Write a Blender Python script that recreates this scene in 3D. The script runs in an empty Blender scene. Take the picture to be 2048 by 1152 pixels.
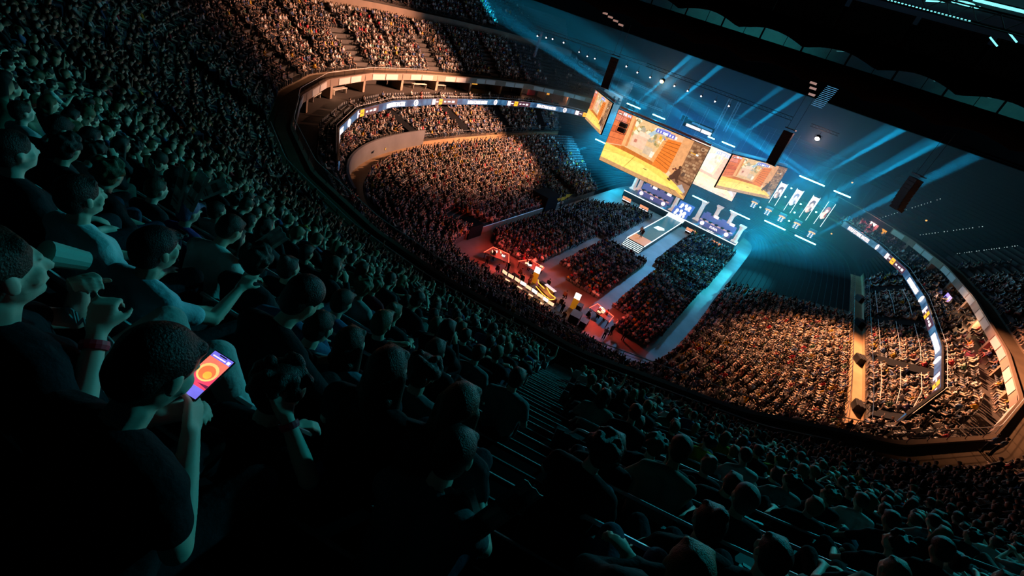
import bpy, bmesh, math, random
import numpy as np
from mathutils import Vector, Matrix
random.seed(7); rng = np.random.default_rng(11)
S = bpy.context.scene
COL = S.collection
PI = math.pi

# ------------------------------------------------------------------ render look
S.view_settings.view_transform = 'Standard'
S.view_settings.look = 'None'
S.view_settings.gamma = 1.0
S.view_settings.use_curve_mapping = False
S.view_settings.exposure = 0.0
S.cycles.use_denoising = True
S.cycles.max_bounces = 4
S.cycles.diffuse_bounces = 1
S.cycles.glossy_bounces = 2
S.cycles.transmission_bounces = 2
S.cycles.transparent_max_bounces = 6
S.cycles.volume_bounces = 0
S.cycles.sample_clamp_indirect = 3.0
S.cycles.sample_clamp_direct = 12.0
S.cycles.caustics_reflective = False
S.cycles.caustics_refractive = False
S.cycles.use_adaptive_sampling = True
S.cycles.adaptive_threshold = 0.04

# ------------------------------------------------------------------ camera: 16.7 mm, on the upper tier, tilted
EYE = Vector((0.0, 0.0, 30.0))
yaw, pitch, roll = [math.radians(a) for a in (26.05, 30.84, 19.02)]
FPX = 950.0
fw = Vector((-math.sin(yaw) * math.cos(pitch), math.cos(yaw) * math.cos(pitch), -math.sin(pitch)))
rt = Vector((math.cos(yaw), math.sin(yaw), 0)); up = rt.cross(fw)
r2 = rt * math.cos(roll) + up * math.sin(roll); u2 = -rt * math.sin(roll) + up * math.cos(roll)
CAMR = Matrix((r2, u2, -fw)).transposed()
cd = bpy.data.cameras.new('camera'); cam = bpy.data.objects.new('camera', cd); COL.objects.link(cam)
cam.matrix_world = Matrix.Translation(EYE) @ CAMR.to_4x4()
cd.sensor_width = 36; cd.lens = FPX / 2048 * 36; cd.clip_start = 0.05; cd.clip_end = 500
S.camera = cam
RN = np.array(CAMR)

def project(P):
    """pixel (2048 x 1152) and depth of points, used to leave out people outside the frame"""
    v = (np.asarray(P, float) - np.array(EYE)) @ RN
    d = -v[..., 2]
    dd = np.where(np.abs(d) < 1e-6, 1e-6, d)
    return 1024 + FPX * v[..., 0] / dd, 576 - FPX * v[..., 1] / dd, d

# ------------------------------------------------------------------ materials
def mat(name, col=(.5, .5, .5), rough=.7, metal=0., emit=None, es=1., spec=.3, noise=0., nscale=8., attr=None, objcol=False, bump=0., bscale=30.):
    m = bpy.data.materials.new(name); m.use_nodes = True
    nt = m.node_tree; b = nt.nodes['Principled BSDF']
    b.inputs['Base Color'].default_value = (*col, 1); b.inputs['Roughness'].default_value = rough
    b.inputs['Metallic'].default_value = metal; b.inputs['Specular IOR Level'].default_value = spec
    src = None
    if attr:
        a = nt.nodes.new('ShaderNodeAttribute'); a.attribute_name = attr; src = a.outputs['Color']
    if objcol:
        a = nt.nodes.new('ShaderNodeObjectInfo'); src = a.outputs['Color']
    if noise > 0:
        tc = nt.nodes.new('ShaderNodeTexCoord'); n = nt.nodes.new('ShaderNodeTexNoise'); n.inputs['Scale'].default_value = nscale
        n.inputs['Detail'].default_value = 3
        nt.links.new(tc.outputs['Object'], n.inputs['Vector'])
        mx = nt.nodes.new('ShaderNodeMix'); mx.data_type = 'RGBA'; mx.blend_type = 'MULTIPLY'; mx.inputs[0].default_value = noise
        rp = nt.nodes.new('ShaderNodeMapRange'); rp.inputs['From Min'].default_value = .3; rp.inputs['From Max'].default_value = .7
        rp.inputs['To Min'].default_value = .35; rp.inputs['To Max'].default_value = 1.25
        nt.links.new(n.outputs['Fac'], rp.inputs['Value'])
        if src is not None: nt.links.new(src, mx.inputs[6])
        else: mx.inputs[6].default_value = (*col, 1)
        nt.links.new(rp.outputs['Result'], mx.inputs[7]); src = mx.outputs[2]
    if src is not None: nt.links.new(src, b.inputs['Base Color'])
    if bump > 0:
        tc = nt.nodes.new('ShaderNodeTexCoord'); n = nt.nodes.new('ShaderNodeTexNoise'); n.inputs['Scale'].default_value = bscale
        n.inputs['Detail'].default_value = 4
        bp = nt.nodes.new('ShaderNodeBump'); bp.inputs['Strength'].default_value = bump; bp.inputs['Distance'].default_value = .02
        nt.links.new(tc.outputs['Object'], n.inputs['Vector']); nt.links.new(n.outputs['Fac'], bp.inputs['Height']); nt.links.new(bp.outputs['Normal'], b.inputs['Normal'])
    if emit is not None:
        b.inputs['Emission Color'].default_value = (*emit, 1); b.inputs['Emission Strength'].default_value = es
    return m

def mat_screen(name, es=1.):
    m = bpy.data.materials.new(name); m.use_nodes = True; nt = m.node_tree
    b = nt.nodes['Principled BSDF']; b.inputs['Base Color'].default_value = (.01, .01, .01, 1); b.inputs['Roughness'].default_value = .5
    a = nt.nodes.new('ShaderNodeAttribute'); a.attribute_name = 'Col'
    tc = nt.nodes.new('ShaderNodeTexCoord'); n = nt.nodes.new('ShaderNodeTexNoise'); n.inputs['Scale'].default_value = 14. if name == 'phone_screen' else 1.6; n.inputs['Detail'].default_value = 6; n.inputs['Roughness'].default_value = .65
    mp_ = nt.nodes.new('ShaderNodeMapRange'); mp_.inputs['From Min'].default_value = .3; mp_.inputs['From Max'].default_value = .7; mp_.inputs['To Min'].default_value = .80; mp_.inputs['To Max'].default_value = 1.14
    mx = nt.nodes.new('ShaderNodeMix'); mx.data_type = 'RGBA'; mx.blend_type = 'MULTIPLY'; mx.inputs[0].default_value = 1.
    nt.links.new(tc.outputs['Object'], n.inputs['Vector']); nt.links.new(n.outputs['Fac'], mp_.inputs['Value']); nt.links.new(a.outputs['Color'], mx.inputs[6]); nt.links.new(mp_.outputs['Result'], mx.inputs[7])
    nt.links.new(mx.outputs[2], b.inputs['Emission Color']); b.inputs['Emission Strength'].default_value = es
    return m

def srgb(r, g, b):
    f = lambda c: (c / 255 / 12.92) if c / 255 <= .04045 else ((c / 255 + .055) / 1.055) ** 2.4
    return (f(r), f(g), f(b))

M = {}
M['floor'] = mat('floor_concrete', (.30, .25, .22), .55, noise=.6, nscale=.25)
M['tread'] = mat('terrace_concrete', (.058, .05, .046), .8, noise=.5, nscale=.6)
M['tread_dark'] = mat('shaded_terrace', (.008, .008, .009), .8, noise=.4, nscale=2., spec=.02)  # shaded copy of the terrace concrete, for the near rows in the dark
M['walk'] = mat('walkway_floor', (.34, .22, .12), .7, noise=.4, nscale=.5)
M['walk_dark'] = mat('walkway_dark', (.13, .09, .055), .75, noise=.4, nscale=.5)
M['box_floor'] = mat('box_floor', (.045, .036, .032), .8)
M['wall_tan'] = mat('tan_wall', (.23, .16, .115), .7, noise=.3, nscale=.4)
M['wall_grey'] = mat('grey_wall', (.15, .14, .145), .75, noise=.3, nscale=.4)
M['panel_white'] = mat('white_panel', (.46, .44, .42), .6)
M['panel_tan'] = mat('tan_panel', (.19, .135, .10), .6)
M['dark'] = mat('dark_paint_and_shade', (.006, .0065, .008), .85, spec=.05)  # also given to far terraces and parapet, standing for missing light
M['black'] = mat('black_cloth', (.004, .004, .0045), .95, spec=.05)
M['metal'] = mat('brushed_rail', (.75, .76, .78), .4, metal=.2, spec=.6)
M['nosing'] = mat('step_nosing', (.50, .48, .50), .6)
M['banner_dim'] = mat('dim_banner', (.05, .06, .06), .8, noise=.8, nscale=1.5)  # darker copy of the banner cloth, standing for the unlit nearer row
M['rail_dark'] = mat('dark_rail', (.05, .05, .055), .4, metal=.6)
M['truss'] = mat('truss_aluminium', (.35, .38, .42), .4, metal=.7)
M['speaker'] = mat('speaker_black', (.01, .01, .011), .6)
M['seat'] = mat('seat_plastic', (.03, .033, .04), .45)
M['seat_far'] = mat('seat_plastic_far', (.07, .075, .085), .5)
M['deck'] = mat('stage_deck', (.03, .05, .06), .35)
M['skin'] = mat('skin', (.5, .33, .25), .55, objcol=True)
M['cloth'] = mat('cloth', (.3, .3, .3), .9, objcol=True, spec=.1, bump=.5, bscale=18)
M['hair'] = mat('hair', (.02, .015, .01), .5, objcol=True, bump=.5, bscale=150)
M['crowd'] = mat('crowd_colours', (.3, .3, .3), .8, attr='Col', spec=.15)
M['screen'] = mat_screen('screen_picture', 1.3)
M['poster'] = mat_screen('lit_banner', 1.6)
M['white_led'] = mat('white_led', (.02, .02, .02), emit=(.75, .95, 1.), es=3.2)
M['cyan_led'] = mat('cyan_led', (.02, .02, .02), emit=(.25, .9, 1.), es=14.)
M['green_led'] = mat('green_led', (.02, .02, .02), emit=(.2, 1., .65), es=22.)
M['red_led'] = mat('red_led', (.02, .02, .02), emit=(1., .07, .035), es=4.5)
M['orange_led'] = mat('orange_led', (.02, .02, .02), emit=(1., .33, .03), es=3.6)
M['warm_lamp'] = mat('warm_lamp', (.02, .02, .02), emit=(1., .60, .20), es=14.)
M['pink_lamp'] = mat('pink_lamp', (.02, .02, .02), emit=(1., .72, .72), es=7.)
M['amber'] = mat('amber_lamp', (.02, .02, .02), emit=(1., .48, .12), es=1.5)
M['blinder'] = mat('blinder_lamp', (.02, .02, .02), emit=(1., .93, .9), es=1.8)
M['ribbon'] = None
M['letter'] = mat('led_letters', (.02, .02, .02), emit=(1., .84, .84), es=1.8)
M['led_white'] = mat('led_white_tile', (.02, .02, .02), emit=(1., .85, .9), es=1.4)
M['led_orange'] = mat('led_orange_tile', (.02, .02, .02), emit=(1., .36, .01), es=1.9)
M['led_dark'] = mat('led_dark_tile', (.02, .02, .02), emit=(.12, .03, .05), es=.8)
M['step_light'] = mat('step_light', (.02, .02, .02), emit=(.55, .8, .8), es=.9)
M['table'] = mat('table_top', (.65, .6, .55), .5)

# ------------------------------------------------------------------ mesh builder
class MB:
    def __init__(s): s.v = []; s.f = []; s.m = []; s.c = []
    def add(s, vs, fs, mi=0, col=None):
        o = len(s.v); s.v.extend([tuple(map(float, p)) for p in vs])
        for f in fs: s.f.append([o + i for i in f]); s.m.append(mi); s.c.append(col)
    def box(s, c, d, mi=0, rz=0., rot=None, col=None):
        x, y, z = d[0] / 2, d[1] / 2, d[2] / 2
        P = [Vector((a * x, b * y, e * z)) for a, b, e in ((-1, -1, -1), (1, -1, -1), (1, 1, -1), (-1, 1, -1), (-1, -1, 1), (1, -1, 1), (1, 1, 1), (-1, 1, 1))]
        R = rot if rot is not None else Matrix.Rotation(rz, 3, 'Z')
        s.add([Vector(c) + R @ p for p in P], [(0, 3, 2, 1), (4, 5, 6, 7), (0, 1, 5, 4), (1, 2, 6, 5), (2, 3, 7, 6), (3, 0, 4, 7)], mi, col)
    def prism(s, poly, z0, z1, mi=0, col=None):
        n = len(poly)
        s.add([(x, y, z0) for x, y in poly] + [(x, y, z1) for x, y in poly],
              [tuple(range(n))[::-1], tuple(range(n, 2 * n))] + [(i, (i + 1) % n, n + (i + 1) % n, n + i) for i in range(n)], mi, col)
    def tube(s, pts, r, seg=6, mi=0, closed=False, caps=True):
        pts = [Vector(p) for p in pts]; n = len(pts); rs = r if isinstance(r, (list, tuple)) else [r] * n
        vs = []
        prev = None
        for i, p in enumerate(pts):
            a = pts[i - 1] if (i > 0 or closed) else p; b = pts[(i + 1) % n] if (i < n - 1 or closed) else p
            t = (b - a)
            t = t.normalized() if t.length > 1e-9 else Vector((0, 0, 1))
            if prev is None:
                w = Vector((0, 0, 1)) if abs(t.z) < .9 else Vector((1, 0, 0))
                x = t.cross(w).normalized()
            else:
                x = (prev - t * prev.dot(t)).normalized()
            prev = x; y = t.cross(x)
            for k in range(seg):
                an = 2 * PI * k / seg
                vs.append(p + (x * math.cos(an) + y * math.sin(an)) * rs[i])
        fs = []
        for i in range(n if closed else n - 1):
            j = (i + 1) % n
            for k in range(seg):
                l = (k + 1) % seg
                fs.append((i * seg + k, i * seg + l, j * seg + l, j * seg + k))
        if caps and not closed:
            fs.append(tuple(range(seg))[::-1]); fs.append(tuple((n - 1) * seg + k for k in range(seg)))
        s.add(vs, fs, mi)
    def ball(s, c, r, seg=10, rings=7, mi=0, rot=None):
        r = r if isinstance(r, (tuple, list)) else (r, r, r); c = Vector(c); vs = [];
        for i in range(1, rings):
            th = PI * i / rings
            for k in range(seg):
                ph = 2 * PI * k / seg
                p = Vector((r[0] * math.sin(th) * math.cos(ph), r[1] * math.sin(th) * math.sin(ph), r[2] * math.cos(th)))
                vs.append(c + (rot @ p if rot is not None else p))
        t = Vector((0, 0, r[2])); vs.append(c + (rot @ t if rot is not None else t)); vs.append(c - (rot @ t if rot is not None else t))
        n = len(vs); fs = []
        for i in range(rings - 2):
            for k in range(seg):
                l = (k + 1) % seg
                fs.append((i * seg + k, (i + 1) * seg + k, (i + 1) * seg + l, i * seg + l))
        for k in range(seg):
            l = (k + 1) % seg
            fs.append((n - 2, k, l)); fs.append((n - 1, (rings - 2) * seg + l, (rings - 2) * seg + k))
        s.add(vs, fs, mi)
    def cap(s, a, b, ra, rb=None, seg=9, mi=0):
        """rounded, tapered limb from a to b"""
        rb = ra if rb is None else rb; a = Vector(a); b = Vector(b); t = (b - a); L = t.length
        t = t / L if L > 1e-9 else Vector((0, 0, 1))
        pts = []; rs = []
        for k in (80, 50, 22): pts.append(a - t * ra * math.sin(math.radians(k))); rs.append(ra * math.cos(math.radians(k)))
        pts += [a, b]; rs += [ra, rb]
        for k in (22, 50, 80): pts.append(b + t * rb * math.sin(math.radians(k))); rs.append(rb * math.cos(math.radians(k)))
        s.tube(pts, rs, seg, mi)
    def mesh(s, name, mats, smooth=False):
        me = bpy.data.meshes.new(name); me.from_pydata(s.v, [], s.f)
        for m in (mats if isinstance(mats, (list, tuple)) else [mats]): me.materials.append(m)
        if any(s.m): me.polygons.foreach_set('material_index', s.m)
        if any(c is not None for c in s.c):
            a = me.color_attributes.new('Col', 'FLOAT_COLOR', 'CORNER')
            arr = np.ones((len(me.loops), 4), np.float32); k = 0
            for f, c in zip(s.f, s.c):
                arr[k:k + len(f), :3] = c if c is not None else (0, 0, 0); k += len(f)
            a.data.foreach_set('color', arr.ravel())
        if smooth: me.polygons.foreach_set('use_smooth', [True] * len(me.polygons))
        me.update(); return me
    def obj(s, name, mats, parent=None, smooth=False, loc=None, rz=None):
        o = bpy.data.objects.new(name, s.mesh(name, mats, smooth)); COL.objects.link(o)
        if parent is not None: o.parent = parent
        if loc is not None: o.location = loc
        if rz is not None: o.rotation_euler = (0, 0, rz)
        return o

def tag(o, label, cat, group=None, kind=None):
    if label: o['label'] = label
    if cat: o['category'] = cat
    if group: o['group'] = group
    if kind: o['kind'] = kind
    return o
def struct(o, label=None):
    o['kind'] = 'structure'
    if label: o['label'] = label
    return o
def empty(name, loc, rz=0., label=None, cat=None, group=None):
    o = bpy.data.objects.new(name, None); COL.objects.link(o); o.location = loc; o.rotation_euler = (0, 0, rz); o.empty_display_size = .2
    if label: tag(o, label, cat, group)
    return o
def dup(root, loc, rz=0., label=None, group=None):
    r = root.copy(); COL.objects.link(r); r.location = loc; r.rotation_euler = (0, 0, rz)
    if label: r['label'] = label
    if group: r['group'] = group
    for ch in list(root.children):
        c = ch.copy(); COL.objects.link(c); c.parent = r
        for g in ch.children:
            d = g.copy(); COL.objects.link(d); d.parent = c
    return r

# ------------------------------------------------------------------ plan of the arena: the ring of the upper tier's parapet
AX, AY = -18.4, 75.0
half = [(3.4, -53.5), (12.8, -51.9), (21.8, -47.9), (30.9, -41.), (37.4, -32.7), (41.6, -22), (43.2, -9)]
pts = half + [(x, -y) for x, y in half[::-1]]
pts = np.array(pts + [(-x, y) for x, y in pts[::-1]], float)
Cc = np.vstack([[0, -53.5], pts, [0, -53.5]]); sl = np.r_[0, np.cumsum(np.linalg.norm(np.diff(Cc, axis=0), axis=1))]
NI = 720
uu = np.linspace(0, sl[-1], NI, endpoint=False); PITCH = sl[-1] / NI
RP = np.stack([np.interp(uu, sl, Cc[:, k]) for k in (0, 1)], 1)
for _ in range(3): RP = .5 * RP + .25 * (np.roll(RP, 1, 0) + np.roll(RP, -1, 0))
T = np.roll(RP, -1, 0) - np.roll(RP, 1, 0)
for _ in range(4): T = .5 * T + .25 * (np.roll(T, 1, 0) + np.roll(T, -1, 0))
T /= np.linalg.norm(T, axis=1)[:, None]
NR = np.stack([T[:, 1], -T[:, 0]], 1)
RP = RP + [AX, AY]
def ring(i, off):
    """plan point at ring station i (float), off metres outside the parapet"""
    i = np.asarray(i, float) % NI; a = np.floor(i).astype(int) % NI; b = (a + 1) % NI; f = (i - np.floor(i))[..., None]
    P = RP[a] * (1 - f) + RP[b] * f; n = NR[a] * (1 - f) + NR[b] * f
    n = n / np.linalg.norm(n, axis=-1, keepdims=True)
    return P + n * np.asarray(off, float)[..., None] if np.ndim(off) else P + n * off
def rnorm(i):
    i = float(i) % NI; a = int(i) % NI; b = (a + 1) % NI; f = i - int(i); n = NR[a] * (1 - f) + NR[b] * f
    return n / np.linalg.norm(n)
def rpt(i, off, z):
    p = ring(i, off); return Vector((p[0], p[1], z))
# lower bowl: from the straight edges of the floor out to the concourse
FX0, FX1, FY0, FY1 = -33.5, -2.3, 42.6, 112.0
def floor_edge(i):
    i = np.asarray(i, float); P = ring(i, 0.0); d = P - np.array([AX + .5, 78.]); hx = (FX1 - FX0) / 2; hy0, hy1 = 78. - FY0, FY1 - 78.
    hy = np.where(d[..., 1] < 0, hy0, hy1)
    # rounded rectangle by central projection with a soft corner
    k = ((np.abs(d[..., 0]) / hx) ** 9 + (np.abs(d[..., 1]) / hy) ** 9) ** (1 / 9)
    return np.array([AX + .5, 78.]) + d / k[..., None]
def conc(i, d):
    i = np.asarray(i, float); P = ring(i, 0.0); q = P - np.array([AX, 78.]); hx = 32.2 + d
    hy = np.where(q[..., 1] < 0, 45.5 + d, 40. + d)
    n = np.where(q[..., 0] > 0, 6., 3.4)
    k = ((np.abs(q[..., 0]) / hx) ** n + (np.abs(q[..., 1]) / hy) ** n) ** (1 / n)
    return np.array([AX, 78.]) + q / k[..., None]
def middle(i, t):
    a = conc(i, 1.7); b = ring(i, -2.7); t = np.asarray(t, float)
    return a * (1 - t[..., None]) + b * t[..., None] if t.ndim else a * (1 - t) + b * t
def conc_d(i, d): return conc(i, np.asarray(d, float))
def lower(i, t):
    a = floor_edge(i); b = conc(i, 0.); t = np.asarray(t, float)
    return a * (1 - t[..., None]) + b * t[..., None] if t.ndim else a * (1 - t) + b * t

def band(name, prof, i0, i1, m, step=1, fn=None, extra=None):
    """surface swept along the ring through a profile of (offset, z) points"""
    idx = np.arange(i0, i1 + 1e-6, step); n = len(prof); V = []
    for o, z in prof:
        P = ring(idx, o) if fn is None else fn(idx, np.full(len(idx), o))
        V.append(np.column_stack([P, np.full(len(idx), z)]))
    V = np.array(V).transpose(1, 0, 2).reshape(-1, 3); K = len(idx)
    f = [(k * n + j, (k + 1) * n + j, (k + 1) * n + j + 1, k * n + j + 1) for k in range(K - 1) for j in range(n - 1)]
    me = bpy.data.meshes.new(name); me.from_pydata(V.tolist(), [], f); me.materials.append(m); me.update()
    o = bpy.data.objects.new(name, me); COL.objects.link(o); return o

# tier geometry
UROW0, UDEP, URISE, UZ0 = 2.3, .82, .567, 13.4
def urow(k): return UROW0 + k * UDEP, UZ0 + .2 + k * URISE     # (front edge offset, tread height)
NUP = 29
LROWS = 20; LZ0, LZ1 = 1.0, 5.5
MROWS = 8
def mrow(k): return k / 8., 6.35 + k * .42      # (share of the way out, tread height)
BROWS = 3
def brow(k): return -3.7 + k * .85, 10.25 + k * .3
CUT0, CUT1 = 425, 655         # stretch of the far left side where a wall splits the upper tier
AISLEP = 20.0
AISLE0 = min(np.arange(26, 33, .05), key=lambda q: abs(math.degrees(math.atan2(rnorm(q)[0], -rnorm(q)[1])) - 14.0))

# ------------------------------------------------------------------ the setting
mb = MB(); mb.box((AX, 78, -.15), (46, 84, .3)); struct(mb.obj('floor', M['floor']))
prof = [(-.02, 0.), (-.02, 1.0)]
lp = [(0., 0.), (0., LZ0)]
for k in range(LROWS):
    z = LZ0 + (LZ1 - LZ0) * k / LROWS
    lp += [(k / LROWS, z), ((k + 1) / LROWS, z)]
lp += [(1., LZ1)]
for i0, i1, mm in ((0, 195, 'tread'), (195, 462, 'dark'), (462, NI, 'tread')): struct(band('terrace_lower', lp, i0, i1, M[mm], fn=lower))  # far stretch coloured dark to stand for unlit concrete
for i0, i1, mm in ((0, 250, 'walk'), (250, 470, 'dark'), (470, NI, 'walk')): struct(band('walkway_concourse', [(0., LZ1), (1.7, LZ1), (1.7, 6.35)], i0, i1, M[mm], fn=conc_d))  # far walkway coloured dark in place of shade
mp = [(0., 6.0)]
for k in range(MROWS): o, z = mrow(k); mp += [(o, z), (o + .125, z)]
mp += [(1., 10.0)]
for i0, i1, mm in ((0, 235, 'tread'), (235, 470, 'dark'), (470, NI, 'tread')): struct(band('terrace_middle', mp, i0, i1, M[mm], fn=middle))  # shade over the far rows is put into the material
# the wall between the lower left corner ramp and the middle tier
struct(band('wall_corner', [(1.6, 5.5), (1.6, 7.9), (1.85, 7.9), (1.85, 5.5)], 592, 668, M['wall_grey'], fn=conc_d))
bp_ = [(-4.05, 9.95), (-4.05, 10.25)]
for k in range(BROWS): o, z = brow(k); bp_ += [(o, z), (o + .85, z)]
bp_ += [(3.4, bp_[-1][1]), (3.4, 12.75), (0.02, 12.75)]
struct(band('balcony_boxes', bp_, 0, NI, M['box_floor']))
struct(band('balcony_underside', [(-4.05, 9.95), (-2.4, 9.95)], 0, NI, M['dark']))
for i0, i1, mm in ((0, 268, 'wall_tan'), (268, 440, 'dark'), (440, NI, 'wall_tan')): struct(band('wall_parapet', [(0., 12.6), (0., 13.6), (.25, 13.6), (.25, UZ0)], i0, i1, M[mm]))  # far parapet coloured dark, as no light reaches it
struct(band('trim_1', [(-.06, 13.55), (-.06, 13.66), (.3, 13.66), (.3, 13.55)], 0, NI, M['panel_tan']))
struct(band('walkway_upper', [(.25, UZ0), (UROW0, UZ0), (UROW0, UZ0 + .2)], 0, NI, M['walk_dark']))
def upper_prof(k0, k1, dz=0., base=None):
    p = []
    for k in range(k0, k1):
        o, z = urow(k)
        if p: p.append((o, z + dz))
        else: p.append((o, (base if base is not None else z) + dz)); p.append((o, z + dz))
        p.append((o + UDEP, z + dz))
    return p
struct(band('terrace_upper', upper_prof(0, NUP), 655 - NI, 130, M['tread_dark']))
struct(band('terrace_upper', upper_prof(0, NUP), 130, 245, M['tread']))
struct(band('terrace_upper', upper_prof(0, NUP), 245, 300, M['dark']))  # dark material stands for the unlit end of this tier
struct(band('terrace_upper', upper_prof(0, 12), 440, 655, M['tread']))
struct(band('terrace_upper', upper_prof(0, 12), 300, 440, M['dark']))  # same terrace behind the stage, its shade put into the colour
o12, z12 = urow(12)
struct(band('wall_divider', [(o12, z12 - URISE), (o12, z12 + 1.0), (o12 + .25, z12 + 1.0), (o12 + .25, z12)], 455, 655, M['wall_tan']))
struct(band('terrace_top', [(o12 + .25, z12), (o12 + 1.6, z12)] + [(p[0] + 1.0, p[1] + .6) for p in upper_prof(13, 24)], 455, 655, M['tread']))
struct(band('wall_outer', [(UROW0 + NUP * UDEP, 29), (UROW0 + NUP * UDEP + .1, 40)], 0, NI, M['dark'], step=4))
# parapet fascia panels, alternately white and tan; and the pillars between the boxes
pm = MB()
for i in list(range(100, 262, 7)) + list(range(430, 672, 7)):
    w = (i // 7) % 3
    a, b = i, i + (6.4 if w else 4.2)
    pa, pb = [ring(x, -.05) for x in (a, b)]
    pm.add([(pa[0], pa[1], 12.66), (pb[0], pb[1], 12.66), (pb[0], pb[1], 13.5), (pa[0], pa[1], 13.5)], [(0, 1, 2, 3)], 0 if w else 1)
struct(pm.obj('trim_2', [M['panel_white'], M['panel_tan']]), 'white and tan panels along the front of the parapet')
for i in [108, 124, 140, 156, 172, 188, 204, 222, 240, 258, 276, 460, 476, 492, 508, 530, 552, 573, 594, 614, 634, 652]:
    o = MB(); p = rpt(i, .55, 0); o.box((p.x, p.y, 11.75), (.55, .55, 2.1), rz=math.atan2(*rnorm(i)[::-1]))
    struct(o.obj('pillar', M['wall_tan']))
    o = MB(); p = rpt(i, 1.9, 0); o.box((p.x, p.y, 11.8), (2.6, .15, 1.9), rz=math.atan2(*rnorm(i)[::-1]))
    struct(o.obj('partition', M['wall_tan']))
# roof far above
mb = MB(); mb.box((AX, AY, 42), (150, 180, .5)); struct(mb.obj('ceiling', M['dark']))
# dark curtain wall behind the stage
mb = MB()
n = 90
for k in range(n):
    x0 = -62 + k * 1.0; mb.box((x0 + .5, 121 + .25 * math.sin(k * 1.7), 9), (1.02, .3, 18))
struct(mb.obj('wall_backstage', M['black']))

# ------------------------------------------------------------------ people
def realize(mb, name, voxel, smooth=3, ratio=None, mats=None):
    me = mb.mesh(name + '_raw', [])
    o = bpy.data.objects.new(name + '_raw', me); COL.objects.link(o)
    r = o.modifiers.new('r', 'REMESH'); r.mode = 'VOXEL'; r.voxel_size = voxel; r.use_smooth_shade = True
    if smooth:
        q = o.modifiers.new('s', 'SMOOTH'); q.factor = .5; q.iterations = smooth
    if ratio:
        d = o.modifiers.new('d', 'DECIMATE'); d.ratio = ratio
    dg = bpy.context.evaluated_depsgraph_get(); dg.update()
    res = bpy.data.meshes.new_from_object(o.evaluated_get(dg)); res.name = name
    bpy.data.objects.remove(o); bpy.data.meshes.remove(me)
    res.materials.clear()
    for m in (mats or []): res.materials.append(m)
    return res

def lean_pt(p, a, piv=(0, 0, .52)):
    y, z = p[1] - piv[1], p[2] - piv[2]; c, s_ = math.cos(a), math.sin(a)
    return Vector((p[0], piv[1] + y * c + z * s_, piv[2] - y * s_ + z * c))

def hand(b, wrist, direc, side, scale=1., curl=.5, palm=None):
    """a palm, four fingers of different lengths bent at the knuckle, a thumb leaving the side of the palm"""
    d = Vector(direc).normalized()
    pn = Vector(palm) if palm is not None else Vector((0, 0, -1))
    pn = (pn - d * pn.dot(d)).normalized(); w = d.cross(pn).normalized() * (1 if side > 0 else -1)
    W = Vector(wrist); k = scale
    for t in (-.028, -.009, .009, .027): b.cap(W + w * t * .7 * k + d * .012 * k, W + d * .085 * k + w * t * k, .016 * k, .013 * k, 7)
    for t, L in ((-.030, .074), (-.010, .084), (.010, .079), (.029, .062)):
        a0 = W + d * .088 * k + w * t * k
        a1 = a0 + (d * math.cos(curl * .7) + pn * math.sin(curl * .7)) * L * .5 * k + w * t * .10
        a2 = a1 + (d * math.cos(curl * 1.8) + pn * math.sin(curl * 1.8)) * L * .5 * k
        b.cap(a0, a1, .0095 * k, .0088 * k, 7); b.cap(a1, a2, .0088 * k, .0075 * k, 7)
    t0 = W + d * .03 * k - w * .03 * k; t1 = t0 + (d * .6 - w * .62 + pn * .35).normalized() * .045 * k; t2 = t1 + (d * .85 - w * .1 + pn * .5).normalized() * .034 * k
    b.cap(t0, t1, .0135 * k, .0105 * k, 7); b.cap(t1, t2, .0105 * k, .0085 * k, 7)

POSES = {
 'hands_on_lap': dict(lean=-4, L=((-.27, .04, .72), (-.09, .30, .62)), R=((.27, .04, .72), (.10, .30, .62))),
 'leaning_forward': dict(lean=26, L=((-.26, .36, .66), (-.10, .50, .74)), R=((.26, .36, .66), (.08, .52, .72)), hp=-18),
 'arms_crossed': dict(lean=-6, L=((-.27, .08, .76), (.10, .22, .84)), R=((.27, .08, .76), (-.10, .21, .80))),
 'chin_on_hand': dict(lean=16, L=((-.26, .22, .70), (-.08, .40, .64)), R=((.16, .34, .70), (.06, .26, 1.0))),
 'clapping': dict(lean=2, L=((-.27, .14, .82), (-.04, .36, .98)), R=((.27, .14, .82), (.04, .36, .98))),
 'arm_raised': dict(lean=0, L=((-.28, .05, .73), (-.12, .30, .64)), R=((.33, .10, 1.12), (.30, .16, 1.40))),
 'arms_open': dict(lean=-10, L=((-.38, -.02, .78), (-.50, .22, .80)), R=((.30, .06, .72), (.16, .32, .62))),
 'looking_aside': dict(lean=6, L=((-.27, .12, .70), (-.10, .36, .62)), R=((.27, .12, .70), (.12, .36, .62)), hy=32),
}
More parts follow.
